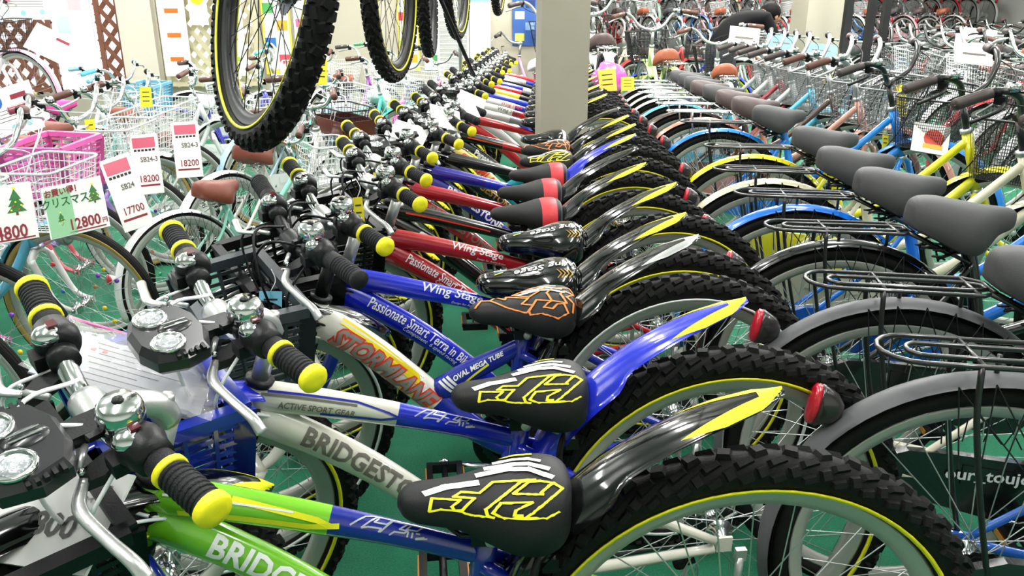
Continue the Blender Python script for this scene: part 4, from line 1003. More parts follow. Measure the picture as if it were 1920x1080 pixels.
# 4..11
mid = [
 ('fourth junior mountain bike, all blue with a glossy black saddle', .528, 1.70, -.02, dict(main='#1525c4', rear='#1525c4', tip2='#1525c4', fork='#1525c4', sad='gloss', gtip='yellow', basket=(BLK, 'plastic'), crank=.5), 'wing'),
 ('fifth junior mountain bike, all red with a glossy black saddle', .600, 2.02, -.02, dict(main='#b51624', rear='#b51624', tip2='#b51624', fork='#d9d5c9', sad='gloss', gtip='yellow', basket=(BLK, 'plastic'), crank=1.1), 'wing'),
 ('sixth junior mountain bike, black with red stripes and red banded saddle', .594, 2.31, -.01, dict(main='#141112', rear='#141112', tip2='#b51624', fork='#141112', sad='redband', gtip='yellow', crank=.3), 'STORE'),
 ('seventh junior mountain bike, red frame with a black headlamp and red banded saddle', .636, 2.59, .0, dict(main='#b2182c', rear='#b2182c', tip2='#b2182c', fork='#d9d5c9', sad='redband', gtip=None, crank=.8, lamp='twin'), 'BRIDGESTONE'),
 ('eighth junior mountain bike, violet blue with a white flash and red banded saddle', .70, 2.88, .0, dict(main='#2a1fa0', rear='#1d2ec4', tip2='#2a1fa0', fork='#e4e2da', sad='redband', guard='#1a2cc8', crank=.8, lamp='twin'), 'BRIDGESTONE'),
 ('ninth junior mountain bike, black and gold frame with yellow lettered saddle', .765, 3.15, .0, dict(main='#1c1812', rear='#1c1812', tip2='#8a6a20', fork='#1c1812', sad='yellow', gtip='yellow', crank=.8, lamp='twin'), 'GOLD'),
 ('tenth junior mountain bike, turquoise and orange with an orange lettered saddle', .80, 3.42, .0, dict(frame='storm', main='#e8d070', rear='#18a0b0', tip2='#18a0b0', fork='#18a0b0', sad='orange', gtip='yellow', crank=.8, grip='plain'), 'STORMLANE'),
 ('eleventh junior mountain bike, black frame with white rimmed saddle beside the pillar', .83, 3.72, .02, dict(main='#101010', rear='#b51624', tip2='#101010', fork='#101010', sad='whiterim', gtip=None, crank=.8, grip='plain'), 'Panasonic'),
]
for lab, x, y, h, sp, tx in mid:
    sp.setdefault('steer', .55 + .06 * math.sin(y * 9)); r, fr, st = junior_bike(lab, x, y, h, sp)
    if tx == 'wing': wingstage(fr)
    elif tx == 'BRIDGESTONE': tube_text(fr, tx, 'down', .036, WPRT if 'violet' in lab else GPRT, 1.05, .03, phi=.45, x0=.085)
    elif tx == 'GOLD': tube_text(fr, 'BRIDGESTONE', 'down', .036, GOLD, 1.05, .03, phi=.45, x0=.085)
    elif tx == 'STORMLANE': tube_text(fr, tx, 'fat', .044, RPRT, .93, .03, .3, phi=.3, x0=.04)
    else:
        tube_text(fr, tx, 'down', .034, WPRT, 1.0, .04, phi=.3, x0=.10)
        tube_lines(fr, [[(.05, -.004), (.3, -.006)]], 'top', RPRT, .004)
rest = [('#c8202c', '#c8202c', 'red'), ('#d8d8dc', '#8a8c94', 'silver'), ('#e8e6e0', '#c8202c', 'white and red'), ('#e6e6ea', '#2438c0', 'white and blue'), ('#2438c0', '#2438c0', 'royal blue'), ('#f0d81c', '#141414', 'yellow and black'), ('#c8202c', '#141414', 'red and black'), ('#2438c0', '#e6e6ea', 'blue and white'), ('#141414', '#141414', 'black'), ('#e8e6e0', '#2438c0', 'cream and blue'), ('#c8202c', '#c8202c', 'dark red')]
words = ['first', 'second', 'third', 'fourth', 'fifth', 'sixth', 'seventh', 'eighth', 'ninth', 'tenth', 'last']
for i, (a, b, nm) in enumerate(rest):
    y = 4.34 + .305 * i; x = .90 + .045 * i
    r, fr, st = junior_bike(f'{nm} junior mountain bike, {words[i]} in the row beyond the square pillar', x, y, .02, dict(main=a, rear=b, tip2=b, fork=a, sad=('gloss', 'whiterim')[i % 2], grip='plain' if i % 3 == 1 else 'yellow', gtip=('yellow', None)[i % 2], fguard=None, steer=.5 + .08 * math.sin(i * 2.3), crank=.6 + i, lamp='twin' if i < 2 else None), lite=True)
    if i in (2, 3): tube_text(fr, 'Wing Stage', 'top', .030, KPRT if i == 2 else RPRT, 1.05, .008, .15, phi=.3, x0=.12)

# ================================================================== RIGHT ROW: city bicycles
G = 'city bicycles parked in the right hand row'
right = [
 ('nearest city bicycle, blue frame with matt grey mudguard and black carrier', .845, 1.00, -.27, dict(main='#2466c8', guard=mat('matt_grey_paint', '#58595c', .5, var=.05), gears=True, rack=RACKB, bar=RACKB, case='#1c1c1e', basket=(KWIRE, 'fine'), tail=True, spk=SPK)),
 ('second city bicycle, cream frame with matt grey mudguard and lettered black chain case', .88, 1.33, -.27, dict(main='#d8d2bf', guard=MATS['matt_grey_paint'], rack=RACKB, bar=RACKB, text='our_toujours', basket=(KWIRE, 'fine'))),
 ('third city bicycle, glossy black frame and mudguard', .965, 1.74, -.22, dict(main='#0e0e10', rack=RACKB, bar=RACKB, basket=(KWIRE, 'fine'))),
 ('fourth city bicycle, bright blue with blue mudguard and grey saddle', 1.02, 2.10, -.25, dict(main='#1574e0', rack=RACKB, bar=RACKB, case='#1558b8', basket=(KWIRE, 'fine'), text='Primo')),
 ('fifth city bicycle, cream with cream mudguard and grey saddle', 1.08, 2.46, -.25, dict(main='#e2dcbc', rack=RACKB, bar=RACKB, case='#d8d2b2', basket=(KWIRE, 'fine'))),
 ('sixth city bicycle, lemon yellow with yellow mudguard and grey saddle', 1.20, 2.92, -.25, dict(main='#e6e020', rack=RACKB, bar=RACKB, case='#d8d020', basket=(KWIRE, 'fine'))),
 ('seventh city bicycle, bright blue, last of the black carriers', 1.315, 3.62, -.25, dict(main='#1a86e6', rack=RACKB, bar=RACKB, case='#1868c0', basket=(KWIRE, 'fine'))),
 ('eighth city bicycle, copper pink with brown saddle and chrome carrier', 1.36, 4.02, -.25, dict(main='#c98e7c', case='#b07c6c', sad='dark', basket=(GWIRE, 'wire'))),
 ('ninth city bicycle, dark brown with brown saddle and chrome carrier', 1.40, 4.38, -.25, dict(main='#4c3834', case='#4c3834', sad='dark', basket=(GWIRE, 'wire'))),
 ('tenth city bicycle, light blue with grey saddle and chrome carrier', 1.43, 4.70, -.25, dict(main='#5cb8d8', case='#5cb8d8', basket=(GWIRE, 'wire'))),
 ('eleventh city bicycle, silver with a red lamp and brown saddle', 1.45, 5.0, -.25, dict(main='#c8cacc', case='#c8cacc', sad='dark', guard=ALU, basket=(GWIRE, 'fine'), grip=DKGRIP)),
 ('twelfth city bicycle, wine red frame with silver mudguards', 1.50, 5.30, -.25, dict(main='#8c2030', case='#c8cacc', guard=ALU, basket=(GWIRE, 'fine'), grip=DKGRIP)),
 ('thirteenth city bicycle, white frame and white mudguards', 1.54, 5.58, -.25, dict(main='#e4e4e2', case='#e4e4e2', basket=(GWIRE, 'fine'), grip=DKGRIP)),
 ('farthest city bicycle of the right hand row, silver frame with grey saddle', 1.57, 5.88, -.25, dict(main='#b8babc', case='#b8babc', guard=ALU, basket=(GWIRE, 'fine'), grip=DKGRIP)),
]
for lab, x, y, th, sp in right:
    sp.setdefault('grip', BRGRIP if sp.get('sad') == 'dark' else DKGRIP)
    city_bike(lab, x, y, th, sp, G)

# ================================================================== LEFT SIDE: small pastel bicycles
GL = 'small pastel bicycles on the left side'
WB = (WWIRE, 'wire'); PL = paint
left = [
 # label, x, y (rear hub), direction, spec
 ('small bicycle at the left edge with black tyres and a pink frame tube', -1.95, 1.78, .12, dict(main='#e58ab4', guard=PL('#e6e8ea'), side=GREYRUB, sad='white', grip=paint('#d45a92'), lamp=WPL, s=.86)),
 ('small pink and violet bicycle with purple headlamp and black tyres', -1.98, 2.12, .10, dict(main='#c868a8', guard=PL('#7fc0dc'), side=None, sad='pink', grip=paint('#b03a70'), lamp=paint('#a8308c'), s=.86, beads=6)),
 ('sky blue small bicycle with tan walled tyres and grey headlamp', -1.88, 2.46, .10, dict(main='#62b6d8', fork='#d8d8d6', guard=PL('#62b6d8'), side=GUM, sad='tan', grip=BRGRIP, lamp=GREYRUB, s=.86, beads=8, basket=(WWIRE, 'wire'))),
 ('salmon pink small bicycle carrying the bright pink slatted basket', -2.04, 2.86, .12, dict(main='#e46a78', guard=PL('#eceeee'), side=WHRUB, sad='white', grip=BRGRIP, lamp=paint('#b03a98'), s=.86, beads=8, basket=(paint('#f070c0'), 'plastic'))),
 ('lavender small bicycle with white tyres and white wire basket', -1.98, 3.32, .12, dict(main='#9c86cc', guard=PL('#eceeee'), side=WHRUB, sad='white', grip=paint('#a04a62'), lamp=WPL, s=.86, beads=6)),
 ('aqua small bicycle with white mudguards, fifth of the left hand row', -2.02, 3.74, .12, dict(main='#86d0cc', guard=PL('#eceeee'), side=WHRUB, sad='tan', grip=BRGRIP, lamp=WPL, s=.86)),
 ('pale green small bicycle with white wire basket', -2.05, 4.18, .12, dict(main='#d4d89c', guard=PL('#eceeee'), side=WHRUB, sad='brown', grip=BRGRIP, s=.86)),
 ('white small bicycle with a brown saddle behind the white baskets', -1.95, 4.7, .6, dict(main='#e8eaea', side=WHRUB, sad='brown', grip=BRGRIP, s=.86)),
 # second file, pointing away
 ('mint green small bicycle with white mudguard, red reflector and brown saddle', -.93, 2.84, .88, dict(frame='twin', main='#8fd8c4', guard=PL('#f0f2f2'), side=WHRUB, sad='brown', grip=BRGRIP, case='#8fd8c4', s=.77, beads=5)),
 ('white small bicycle with a cream chain case next to the mint bicycle', -1.38, 3.85, .95, dict(main='#e4e4dc', side=GUM, sad='brown', grip=BRGRIP, case='#e4e4dc', s=.82)),
 ('white small bicycle with a brown banded black wire basket', -.86, 3.26, 1.05, dict(main='#eceae6', side=WHRUB, sad='brown', grip=BRGRIP, s=.86, basket=(KWIRE, 'wire'))),
 ('pale blue small bicycle with a light blue basket bag', -.98, 4.4, 1.0, dict(main='#a8cce0', side=WHRUB, sad='tan', grip=BRGRIP, s=.86)),
 ('teal small bicycle with broad teal mudguard', -.70, 4.95, 1.0, dict(main='#5cc8b8', side=GREYRUB, sad='white', grip=BRGRIP, s=.86)),
 ('navy blue small bicycle with white dotted frame', -.46, 5.45, 1.15, dict(main='#26306e', guard=PL('#5cc8b8'), side=GREYRUB, sad='white', grip=BRGRIP, s=.88)),
 ('magenta framed small bicycle beside the beige back wall', -.20, 6.1, 1.2, dict(main='#c02a8c', guard=PL('#c02a8c'), side=None, sad='black', grip=DKGRIP, s=.88)),
 ('purple and silver small bicycle beside the magenta one', -.78, 6.25, 1.2, dict(main='#8a3a9c', guard=ALU, side=None, sad='black', grip=DKGRIP, s=.88)),
 # third file, further left
 ('white small bicycle with light blue saddle and aqua mudguard', -2.45, 4.75, .9, dict(main='#eef0f0', guard=PL('#86d4e4'), side=GREYRUB, sad='white', grip=paint('#8fd0e4'), s=.82, beads=6)),
 ('lilac small bicycle with pink saddle at the left edge', -3.75, 4.6, .2, dict(main='#b090d8', guard=PL('#e6e8ea'), side=WHRUB, sad='pink', grip=paint('#c86aa8'), s=.82)),
 ('cream small bicycle with blue basket at the left edge', -3.15, 3.3, .2, dict(main='#ece6da', guard=PL('#a8d8ec'), side=WHRUB, sad='tan', grip=paint('#b04a6a'), basket=(paint('#4cc0e4'), 'plastic'), s=.84)),
 ('hot pink small bicycle with black carrier and sky blue slatted basket', -2.62, 5.45, .04, dict(frame='curve', main='#1c1a1e', guard=PL('#ea3a96'), rack=RACKB, side=GREYRUB, sad='pink', grip=paint('#5cc8e8'), case='#1c1a1e', basket=(paint('#6cb4d4'), 'plastic'), s=.84, beads=8)),
 ('violet small bicycle beside the sky blue basket', -1.75, 5.6, .5, dict(main='#4c48b8', guard=PL('#4c48b8'), side=GREYRUB, sad='white', grip=BRGRIP, s=.84)),
 ('silver small bicycle with turquoise grips near the banners', -1.9, 6.5, .4, dict(main='#b8bcc0', guard=ALU, side=None, sad='white', grip=paint('#5cc8c0'), s=.9)),
 ('steel blue small bicycle near the pink posters', -1.35, 6.6, .8, dict(main='#6a88a8', guard=ALU, side=None, sad='brown', grip=BRGRIP, s=.88)),
 ('white small bicycle with green tag near the beige wall', -.9, 6.9, .9, dict(main='#e8e8e4', guard=ALU, side=None, sad='tan', grip=paint('#58b878'), s=.88)),
]
for lab, x, y, th, sp in left:
    sp.setdefault('frame', 'curve'); sp.setdefault('fa', (72, 165)); x -= .08 if .09 < th < .13 else 0; sp.setdefault('basket', WB); sp.setdefault('rack', None); sp.setdefault('tail', False); sp.setdefault('cable', WPL); sp.setdefault('case', '#e8eaea'); sp.setdefault('bar', CHR); sp.setdefault('steer', -.35)
    lite = y > 5.2
    root = city_bike(lab, x, y, th, sp, GL, lite=lite)
    if 'brown banded' in lab:
        part('basket_band', None, lambda: (lambda b, Q: [b.bar(v3(p), v3(q), .004, .085) for p, q in zip(Q, Q[1:] + Q[:1])] and b)(MB(), [(.0, -.15, -.10), (.232, -.132, -.10), (.232, .132, -.10), (.0, .15, -.10)]), [paint('#5e2a22')], root, steerC(sp['steer']) @ Matrix.Translation((.80, 0, .865)), label='brown fabric band round the basket')
    if lab.startswith('mint'):
        part('rear_reflector', None, lambda: MB().lathe([(.012, -.02), (.02, 0), (.024, .008)], (-.345, 0, .42), (-1, 0, .1), 16, 0).lathe([(.0235, .008), (.018, .014), (0, .016)], (-.345, 0, .42), (-1, 0, .1), 16, 1), [WPL, REDL], root)
# white and pink bicycle on a low display platform by the lattice
pf = part('display_platform', None, lambda: MB().box((-3.9, 6.95, .2), (2.9, .9, .04)).box((-5.2, 6.95, .09), (.06, .8, .18)).box((-2.6, 6.95, .09), (.06, .8, .18)).box((-3.9, 6.95, .09), (.06, .8, .18)), [mat('platform_board', '#c9c4b4', .6, var=.05)], None)
tag(pf, 'low beige display platform under the white and pink bicycle', 'platform')
city_bike('white and pale pink bicycle standing on the low platform before the lattice', -4.25, 6.95, .0, dict(frame='curve', main='#f0e8f0', guard=PL('#e8b8d4'), side=GREYRUB, sad='white', grip=paint('#d03a78'), rack=None, tail=False, bar=CHR, basket=(KWIRE, 'wire'), case='#f0e8f0', s=1.02, steer=-.4, beads=4), GL, z=.22)

# ------------------------------------------------------------------ price cards
def price_card(label, c, w, h, top, model, price, rot, group=None):
    o = flat('price_card', label, 'price card', c, w, h, CARD, *rot)
    if top:
        patch(o, 0, h * .36, w * .8, h * .17, paint('#dc6a80')); on_card_s = .8
        for k in range(6): patch(o, -w * .33 + k * w * .13, h * .235, w * .09, h * .035, KPRT, 'print_mark')
    on_card(o, model, w * .12, h * .08, w * .26, GPRT, xs=.85)
    on_card(o, price, w * .06, -h * .24, w * .36, DRPRT, off=.01, xs=.8)
    patch(o, 0, -h * .355, w * .8, h * .03, DRPRT); return o
price_card('price card reading 17700, tilted, leaning on the bright pink basket', (-1.04, 2.72, .60), .10, .25, True, 'SB24', '17700', (-.35, .1, -.30))
price_card('price card reading 18200, the nearer and lower of two alike', (-1.15, 3.25, .60), .105, .235, True, 'SB24-3', '18200', (-.3, .1, -.06))
price_card('price card reading 18200, the farther and higher of two alike', (-1.13, 3.72, .58), .115, .25, True, 'SB24-3', '18200', (-.3, .1, -.04))
def tree_print(o, x, z, s):
    for k in range(3): poly(o, [(x - s * (.5 - .1 * k), z + k * s * .33), (x + s * (.5 - .1 * k), z + k * s * .33), (x, z + s * .55 + k * s * .33)], paint('#3f7f45'), 'tree_print', lift=.0007 + k * .0002)
    poly(o, circ(x, z + s * 1.25, s * .08), YPRT, 'star_print'); patch(o, x, z - s * .08, s * .12, s * .16, paint('#7a4a2a'), 'trunk_print')
    for k in range(5): poly(o, circ(x + s * (-.25 + .13 * k), z + s * (.12 + .2 * (k % 3)), s * .05, 8), (YPRT, RPRT)[k % 2], 'bauble_print', lift=.0016)
xc = flat('price_card', 'Christmas offer card reading 12800 on a green and white ground', 'price card', (-.90, 2.02, .712), .150, .130, CARD, -.40, -.02, -.22)
patch(xc, -.038, -.004, .066, .118, paint('#9ccfa4'), 'green_ground'); on_card(xc, 'お買い得！', -.028, .048, .021, DRPRT, off=.03, xs=.9); on_card(xc, 'クリスマス', -.020, .022, .027, paint('#2f6a3c'), off=.02, xs=.9)
tree_print(xc, .052, .006, .034); tree_print(xc, -.038, -.034, .024); on_card(xc, '12800', .020, -.040, .038, DRPRT, off=.02, xs=.85); on_card(xc, '円', .068, -.046, .014, DRPRT); patch(xc, .022, -.059, .092, .003, DRPRT)
x2 = flat('price_card', 'Christmas offer card ending in 800, cut by the left edge of the photo', 'price card', (-.945, 1.78, .755), .130, .125, CARD, -.40, .05, -.15)
tree_print(x2, .03, .0, .042); tree_print(x2, -.035, .005, .03); on_card(x2, '4800', .012, -.042, .04, DRPRT, off=.02, xs=.85); patch(x2, .01, -.058, .10, .003, DRPRT)
def info_card(label, c, w, h, rot, col):
    o = flat('information_card', label, 'card', c, w, h, CARD, *rot); poly(o, circ(-w * .27, h * .25, h * .15, 14, .8), paint(col)); patch(o, w * .2, h * .27, w * .32, h * .1, DRPRT)
    for k in range(4): patch(o, -.02 * w, h * (.05 - k * .07), w * .6, h * .012, GPRT, 'print_line')
    poly(o, circ(-.05 * w, -h * .33, h * .07), paint('#8fd0d4')); poly(o, circ(w * .25, -h * .3, h * .07), paint('#a8dce0')); return o
info_card('white leaflet card with a blue oval emblem in the left hand bicycles', (-1.66, 3.35, .80), .19, .20, (-.4, .1, -.3), '#3a6ab0')
info_card('white leaflet card on the black wire basket of the platform bicycle', (-2.9, 6.6, .93), .30, .22, (-.5, .1, .5), '#c06a7a')
info_card('large white leaflet behind the platform bicycle with a blue emblem', (-3.35, 7.3, 1.25), .5, .3, (-.1, 0, 0), '#4a7ac0')
info_card('leaflet card behind the far row near the lime green bicycle', (1.72, 5.9, .55), .14, .19, (-.1, 0, -.1), '#4a7ac0')
for lab, c, r_ in (('blank white tag on the handlebars behind the eighth junior bicycle', (.03, 2.98, .80), (-.9, .3, .3)), ('blank white tag on the handlebars behind the seventh junior bicycle', (-.10, 2.70, .78), (-1.0, -.2, .3)), ('blank white tag on the handlebars behind the ninth junior bicycle', (.10, 3.28, .79), (-.9, .2, -.2)), ('blank white sheet lying on the headlamps of the tenth junior bicycle', (.15, 3.55, .80), (-1.1, 0, .4))):
    flat('paper_tag', lab, 'tag', c, .12, .11, CARD, *r_, t=.001)
# yellow and blue tags
for i, (lab, c, w, h, m) in enumerate((
    ('yellow tag hanging in the black basket of the fourth junior bicycle', (-.185, 1.80, .735), .022, .075, YTAG),
    ('small yellow tag on the black basket beside the red junior bicycle', (-.16, 2.12, .74), .03, .055, YTAG),
    ('pale blue tag on the dark grey basket', (-.315, 1.40, .66), .04, .06, BTAG),
    ('yellow tag on the white basket left of the large hanging wheel', (-1.38, 3.35, .72), .04, .09, YTAG),
    ('yellow tag on the left hand bicycles near the brown grip', (-1.32, 3.85, .80), .05, .09, YTAG),
    ('yellow tag by the brown banded basket', (-.62, 4.55, .86), .06, .14, YTAG),
    ('orange and yellow sale tag at the end of the chrome carriers', (1.17, 5.55, .72), .12, .15, paint('#f0b428')),
    ('yellow sale tag tilted beside the orange one', (1.30, 5.5, .70), .09, .09, YTAG),
    ('yellow tag between the wire baskets of the seventh and eighth city bicycles', (2.17, 3.72, .58), .035, .09, YTAG),
    ('tall yellow tag behind the black handlebar', (2.45, 4.1, .72), .05, .17, YTAG),
    ('yellow tag on the far wire baskets', (2.42, 4.9, .80), .07, .12, YTAG))):
    o = flat('hang_tag', lab, 'tag', c, w, h, m, -.25, -.1 + .13 * (i % 3), .1 * (i % 3) - .1, t=.0012)
    for k in range(3): patch(o, 0, h * (.25 - .22 * k), w * .6, h * .05, paint('#3c3a20') if m is YTAG else KPRT, 'print_line', .0012)
    part('string', None, lambda: MB().tube(crom([(0, 0, h / 2), (.008, .004, h / 2 + .02), (0, .01, h / 2 + .04)], 4), .0009, 4), [WPL], o)
# ------------------------------------------------------------------ things in the near baskets
Mb2 = Matrix.Translation((.456, 1.152, 0)) @ Euler((-.0366, 0, PI + .027), 'XYZ').to_matrix().to_4x4() @ st2
docs = part('document_sheets', None, lambda: MB().box((.0, 0, 0), (.17, .20, .004)).box((-.008, .01, .005), (.16, .19, .002)), [mat('bagged_paper', '#a9adb6', .5, var=.03)], None)
tag(docs, 'white printed sheets in a clear bag in the blue basket', 'papers')
docs.matrix_world = Matrix.Translation(Mb2 @ Vector((.895, -.035, .715))) @ Euler((.42, .05, 1.70)).to_matrix().to_4x4()
for k in range(8): part('print_line', None, lambda: MB().box((.055 - .017 * k, .01 * (k % 3), .0065), (.0016, .12 - .03 * (k % 3), .0006)), [GPRT], docs)
part('red_stamp', None, lambda: MB().box((.03, .06, .0066), (.008, .006, .0006)).box((.03, .045, .0066), (.008, .006, .0006)), [RPRT], docs)
def bagfn():
    G1 = []
    for i in range(15):
        row = []
        for j in range(15):
            u = -1 + 2 * i / 14; v = -1 + 2 * j / 14; row.append((u * .10, v * .115, .014 + .012 * (1 - u * u) * (1 - v * v) + .003 * math.sin(9 * u + 4 * v) + .002 * math.sin(14 * v - 5 * u)))
        G1.append(row)
    return MB().shell(G1, .0004)
bg = part('zip_bag', None, bagfn, [FOIL], None); tag(bg, 'clear plastic zip bag with a pink seal holding the sheets', 'plastic bag'); bg.matrix_world = docs.matrix_world.copy()
part('bag_seal', None, lambda: MB().tube([(.098, -.112, .013), (.098, .112, .013)], .0022, 6), [paint('#e060a8')], bg)
Mb1 = Matrix.Translation((.386, .847, 0)) @ Euler((-.0366, 0, PI - .045), 'XYZ').to_matrix().to_4x4() @ st if False else None
pc = flat('price_card', 'white price card reading 9,800 in the nearest black basket', 'price card', (-.425, .765, .665), .15, .11, mat('grey_card', '#d6d6d4', .55, var=.03), -1.0, -.30, .0)
on_card(pc, '9,800', .0, -.012, .036, KPRT, off=.02); on_card(pc, '22インチ', .045, .022, .009, GPRT); on_card(pc, '6段変速', .045, .036, .008, GPRT)
hb = part('display_handle', None, lambda: MB().tube(crom([(-.5, 0, 0), (-.1, .004, 0), (0, 0, -.002)], 4), .02, 12), [mat('beige_plastic', '#c9b8ae', .5)], None) if False else None

lf = flat('leaflet', 'white leaflet with a red round picture in a black mesh basket', 'leaflet', (2.08, 3.22, .66), .15, .13, CARD, -.5, -.25, .15); poly(lf, circ(.012, .0, .042), paint('#d8483c')); patch(lf, .01, -.035, .08, .02, paint('#e8b83c'), 'printed_band', lift=.0014)
# ------------------------------------------------------------------ hanging bicycles (front wheel up)
def hang(label, x, y, z, a, tilt, side, spec):
    """rear wheel at the bottom, the bicycle stands on end above it"""
    F = Vector((math.cos(a), math.sin(a), 0)); W = Vector((-math.sin(a) * math.cos(tilt), math.cos(a) * math.cos(tilt), math.sin(tilt))); U = F.cross(W)
    # local axes: forward (x) = up, left (y) = +-W
    Xl = -U if (-U).z > 0 else U; Yl = W * side; Zl = Xl.cross(Yl)
    R = Matrix((Xl, Yl, Zl)).transposed().to_4x4()
    M = Matrix.Translation((x, y, z)) @ R @ Matrix.Translation((0, 0, -.335))
    return junior_bike(label, 0, 0, 0, spec, M=M, group='mountain bicycles hung on end above the rows', lite=True)
HS = dict(rimm=BLK, spk=SPKB, main='#1c1c1e', rear='#1c1c1e', tip2='#1c1c1e', fork='#1c1c1e', guard=None, fguard=None, sad='plain', steer=0, gtip=None, grip='plain', ring=YPRT)
hang('largest hanging mountain bicycle, its knobbly wheel with yellow wall line at the top', -.334, 1.774, 1.218, 2.068, .238, 1, dict(HS))
hang('second hanging mountain bicycle, wheel with yellow and cream wall line', -.151, 3.104, 1.252, 1.369, .017, -1, dict(HS, main='#d8d8d4', rear='#c02a2a'))
hang('third hanging mountain bicycle, wheel seen edge on', -.03, 4.15, 1.285, 1.50, .0, -1, dict(HS, ring=None))
hang('fourth hanging mountain bicycle, narrow wheel with a yellow line', .13, 4.85, 1.345, 1.36, .0, -1, dict(HS))
hang('farthest hanging mountain bicycle, only its wheel tip showing', .46, 6.1, 1.47, 1.40, .0, -1, dict(HS))
# the rail they hang from, and its slanting brace
rl = empty('hanging_rail', 'dark steel rail and posts carrying the hanging mountain bicycles', 'rack')
part('rail', None, lambda: MB().tube([(-.55, 1.0, 2.62), (.45, 6.9, 2.62)], .02, 10), [STEEL], rl)
part('post', None, lambda: MB().tube([(.15, 5.05, 0), (.15, 5.05, 2.62)], .012, 10).box((.15, 5.05, .01), (.2, .2, .02)), [ALU], rl)
part('brace', None, lambda: MB().tube([(.21, 4.6, .83), (-.13, 4.2, 1.6), (-.2, 4.1, 2.62)], .011, 8), [BLK], rl)
for yy in (1.1, 3.4, 6.6): part('ceiling_bracket', None, lambda: MB().tube([(-.55 + (yy - 1) / 5.9, yy, 2.62), (-.55 + (yy - 1) / 5.9, yy, CEIL)], .012, 8).box((-.55 + (yy - 1) / 5.9, yy, CEIL - .005), (.12, .12, .01)), [STEEL], rl)

# ------------------------------------------------------------------ bicycles seen from behind, past the chrome carriers
GB = 'city bicycles seen from behind at the back'
bk = [
 ('lime green city bicycle seen from behind, brown saddle and red lamp', 1.86, 6.25, 1.52, dict(main='#b8d88a', sad='tan', grip=BRGRIP, rack=CHR, side=GREYRUB, s=1.16, steer=.05)),
 ('white city bicycle seen from behind with dark brown saddle', 1.42, 6.7, 1.50, dict(main='#e6e6e6', fork='#2a2a2a', guard=PL('#e6e6e6'), sad='dark', grip=BRGRIP, rack=CHR, s=1.3, steer=.05)),
 ('silver city bicycle with tan saddle in front of the bending person', 2.12, 5.75, 1.35, dict(main='#9a9c9e', guard=ALU, sad='tan', grip=BRGRIP, rack=CHR, s=1.05, steer=.1)),
 ('dark silver city bicycle with chrome stand beside the pillar', 1.08, 6.7, 1.55, dict(main='#3a3a3e', guard=ALU, sad='dark', grip=DKGRIP, rack=CHR, s=1.25, steer=0)),
 ('pink small bicycle behind the yellow sale tags', 1.0, 7.3, 1.8, dict(main='#d48ab8', guard=ALU, sad='white', grip=DKGRIP, rack=None, s=1.0, steer=.3)),
 ('blue small bicycle with yellow lined tyres behind the lime green one', 1.95, 7.6, .3, dict(main='#2848c8', side=YPRT, sad='black', grip=DKGRIP, rack=None, s=.95)),
 ('red city bicycle with black basket far behind the lime green one', 2.1, 8.6, .6, dict(main='#c8383c', sad='dark', grip=DKGRIP, s=1.05)),
 ('beige city bicycle far behind the white one', 1.5, 8.2, .8, dict(main='#d8c8a0', side=GUM, sad='tan', grip=BRGRIP, s=1.05)),
]
for lab, x, y, th, sp in bk:
    sp.setdefault('case', sp['main']); city_bike(lab, x, y, th, sp, GB, lite=y > 7)
pb = part('plastic_bag', None, lambda: MB().ball((0, 0, 0), .13, 18, 12, 0, (1, .8, .9)), [paint('#d858b8')], None); pb.matrix_world = Matrix.Translation((1.28, 6.0, .70))
rr = random.Random(3)
for v in pb.data.vertices: v.co *= 1 + .12 * math.sin(v.co.x * 40 + v.co.z * 33) * math.sin(v.co.y * 30 + 1)
tag(pb, 'bright pink plastic bag wrapped over a saddle behind the yellow tags', 'bag'); part('bag_knot', None, lambda: MB().ball((0, 0, .125), .03, 8, 6).tube([(0, 0, .13), (.02, 0, .18)], [.012, .03], 8), [WPL], pb)

# ------------------------------------------------------------------ third row and the far bicycles on the right
cols = [('#c8cacc', 'silver'), ('#c83038', 'red'), ('#e8e8e6', 'white'), ('#2c2c30', 'black'), ('#3c6ea8', 'steel blue'), ('#a8c8b0', 'pale green'), ('#a04858', 'wine red'), ('#d8c8a8', 'beige'), ('#5a8c60', 'green'), ('#d8a0a8', 'dusty pink')]
ordn = ['first', 'second', 'third', 'fourth', 'fifth', 'sixth', 'seventh', 'eighth', 'ninth', 'tenth', 'eleventh', 'twelfth', 'thirteenth', 'fourteenth', 'fifteenth', 'sixteenth']
rows = [('the row facing the right hand row', 3.75, 2.75, .46, .14, 11, PI - .2, (2, 3, 0, 2, 1, 8, 0, 2, 3, 1, 4)), ('the second row beyond the black bars', 4.65, 3.1, .50, .15, 14, -.25, (0, 5, 8, 2, 1, 1, 0, 2, 0, 4, 2, 0)),
        ('the third row beyond the black bars', 7.0, 4.2, .55, .12, 16, PI - .2, (8, 2, 1, 0, 1, 2, 2, 0, 5, 1, 2, 0)), ('the fourth row toward the far wall', 7.8, 5.2, .6, .12, 14, -.2, (2, 1, 0, 2, 0, 6, 2, 9, 1, 0, 2)),
        ('the far middle row behind the person', 2.6, 9.4, .55, .3, 11, -.3, (0, 2, 1, 0, 7, 2, 0, 3, 2)), ('the farthest row by the end wall', 5.4, 9.8, .55, .25, 11, PI - .3, (2, 0, 1, 2, 0, 3, 2, 0, 1))]
